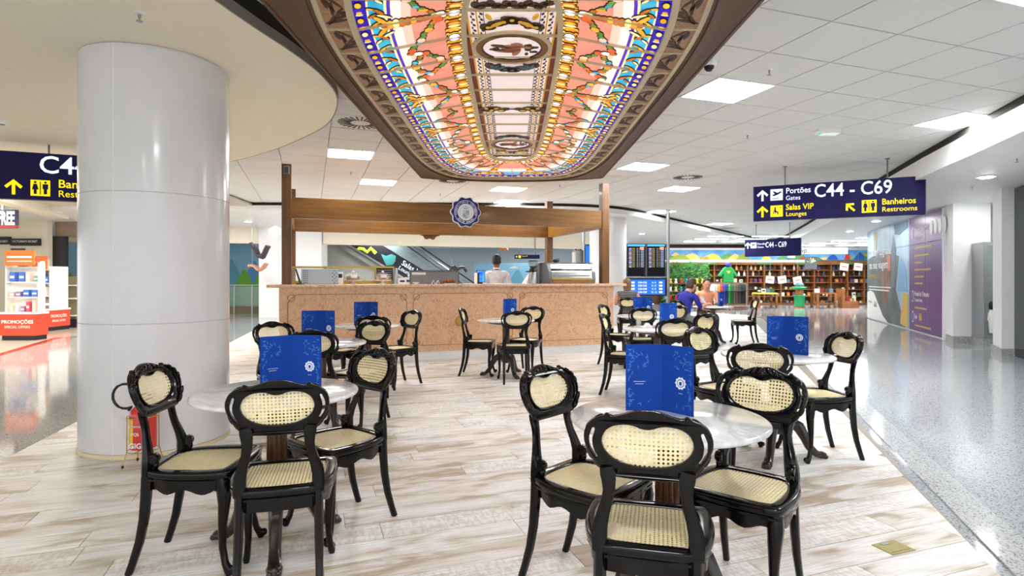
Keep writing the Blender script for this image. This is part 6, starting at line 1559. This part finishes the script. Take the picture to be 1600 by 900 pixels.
shop_table(1180, 1211, 25.2, 'left wooden display table of the gift shop', mat('yellow cloth', rgb(230,200,90), .7)); shop_table(1271, 1302, 25.2, 'right wooden display table of the gift shop', WOODS)
t = thing('barrel_display', 'green round two tier display barrel in the gift shop', 'display stand', (sd(1249,25.5), 25.5, 0)); BG = mat('barrel green', rgb(24,150,84), .4)
MB().lathe([(.2,0),(.2,.06)], 20).build('foot', WOODS, t); MB().lathe([(.2,.06),(.22,.5),(.24,.52)], 24).build('lower_drum', BG, t, smooth=True); MB().lathe([(.3,.52),(.3,.56)], 24).build('lower_rim', BG, t, smooth=True); MB().lathe([(.17,.56),(.17,.82)], 20).build('neck', WOODS, t, smooth=True); MB().lathe([(.26,.82),(.32,.9),(.28,.93)], 24).build('upper_tray', BG, t, smooth=True); MB().ell((0,0,1.0), .2,.15,.13).build('goods_heap', GC[8], t, smooth=True)
t = thing('waste_bin', 'small silver waste bin on the floor before the gift shop', 'bin', (sd(1306,25.4), 25.4, 0)); MB().lathe([(.09,0),(.1,.02),(.1,.3),(.09,.31)], 16).build('body', STEEL, t, smooth=True); MB().lathe([(.08,.31),(.08,.33)], 14).build('lid', BLACK, t)
t = thing('wooden_bin_display', 'low wooden crate of goods at the right end of the gift shop', 'display stand', (sd(1324,25.4), 25.4, 0)); MB().box(-.36,.36,-.25,.25,0,.3).build('crate', WOODS, t); MB().box(-.36,-.24,-.25,.25,.3,.85).build('side', WOODS, t); 
for k in range(6): MB().box(-.2+.09*k,-.13+.09*k,-.1,.1,.3,.4+.05*(k % 3)).build('packet', GC[(k*5) % 12], t)
for k, px in enumerate((1203,1222,1246,1319,1341)):
    Y = 27.6; t = thing('price_poster', ['tilted price poster, leftmost of the row in the gift shop','second tilted price poster in the gift shop','third tilted price poster, above the green barrel','tilted price poster hung from the fascia','tilted price poster nearest the mural wall'][k], 'poster', (sd(px,Y), Y, hz((437,437,438,417,417)[k],Y)), 0, 'tilted price posters'); t.rotation_euler = (0, (.12,-.15,-.2,.15,.1)[k], 0)
    MB().box(-.2,.2,-.006,.006,-.17,.17).build('sheet', CREAM2, t); MB().box(-.13,.13,-.008,-.006,-.02,.03).build('print', RED, t); MB().box(-.004,.004,0,.004,.15,(3.2 if k == 0 else 2.82)-t.location.z).build('cord', STEEL, t).rotation_euler = (0, -t.rotation_euler[1], 0)
t = thing('dark_poster', 'dark poster with pale leaf drawing at the middle of the gift shop', 'poster', (sd(1267,27.6), 27.6, hz(411,27.6))); MB().box(-.004,.004,-.002,.002,.3,2.8-t.location.z).build('cord', STEEL, t); MB().box(-.3,.3,-.01,.01,-.3,.3).build('sheet', mat('slate', rgb(70,76,78), .6), t)
for k in range(5): flat([(.0,0),(.22*math.cos(.4+k*.6)+.02,.22*math.sin(.4+k*.6)),(.24*math.cos(.4+k*.6),.24*math.sin(.4+k*.6)+.02),(.2*math.cos(.5+k*.6),.2*math.sin(.55+k*.6)+.06)], -.011, mat('pale leaf', rgb(206,206,150), .6), t, 'leaf_drawing')
o = MB().box(gx0-1,gx1+2,GY+1.06,GY+1.2,0,3.0).build('wall_shop_back', WOODD); struct('', o)
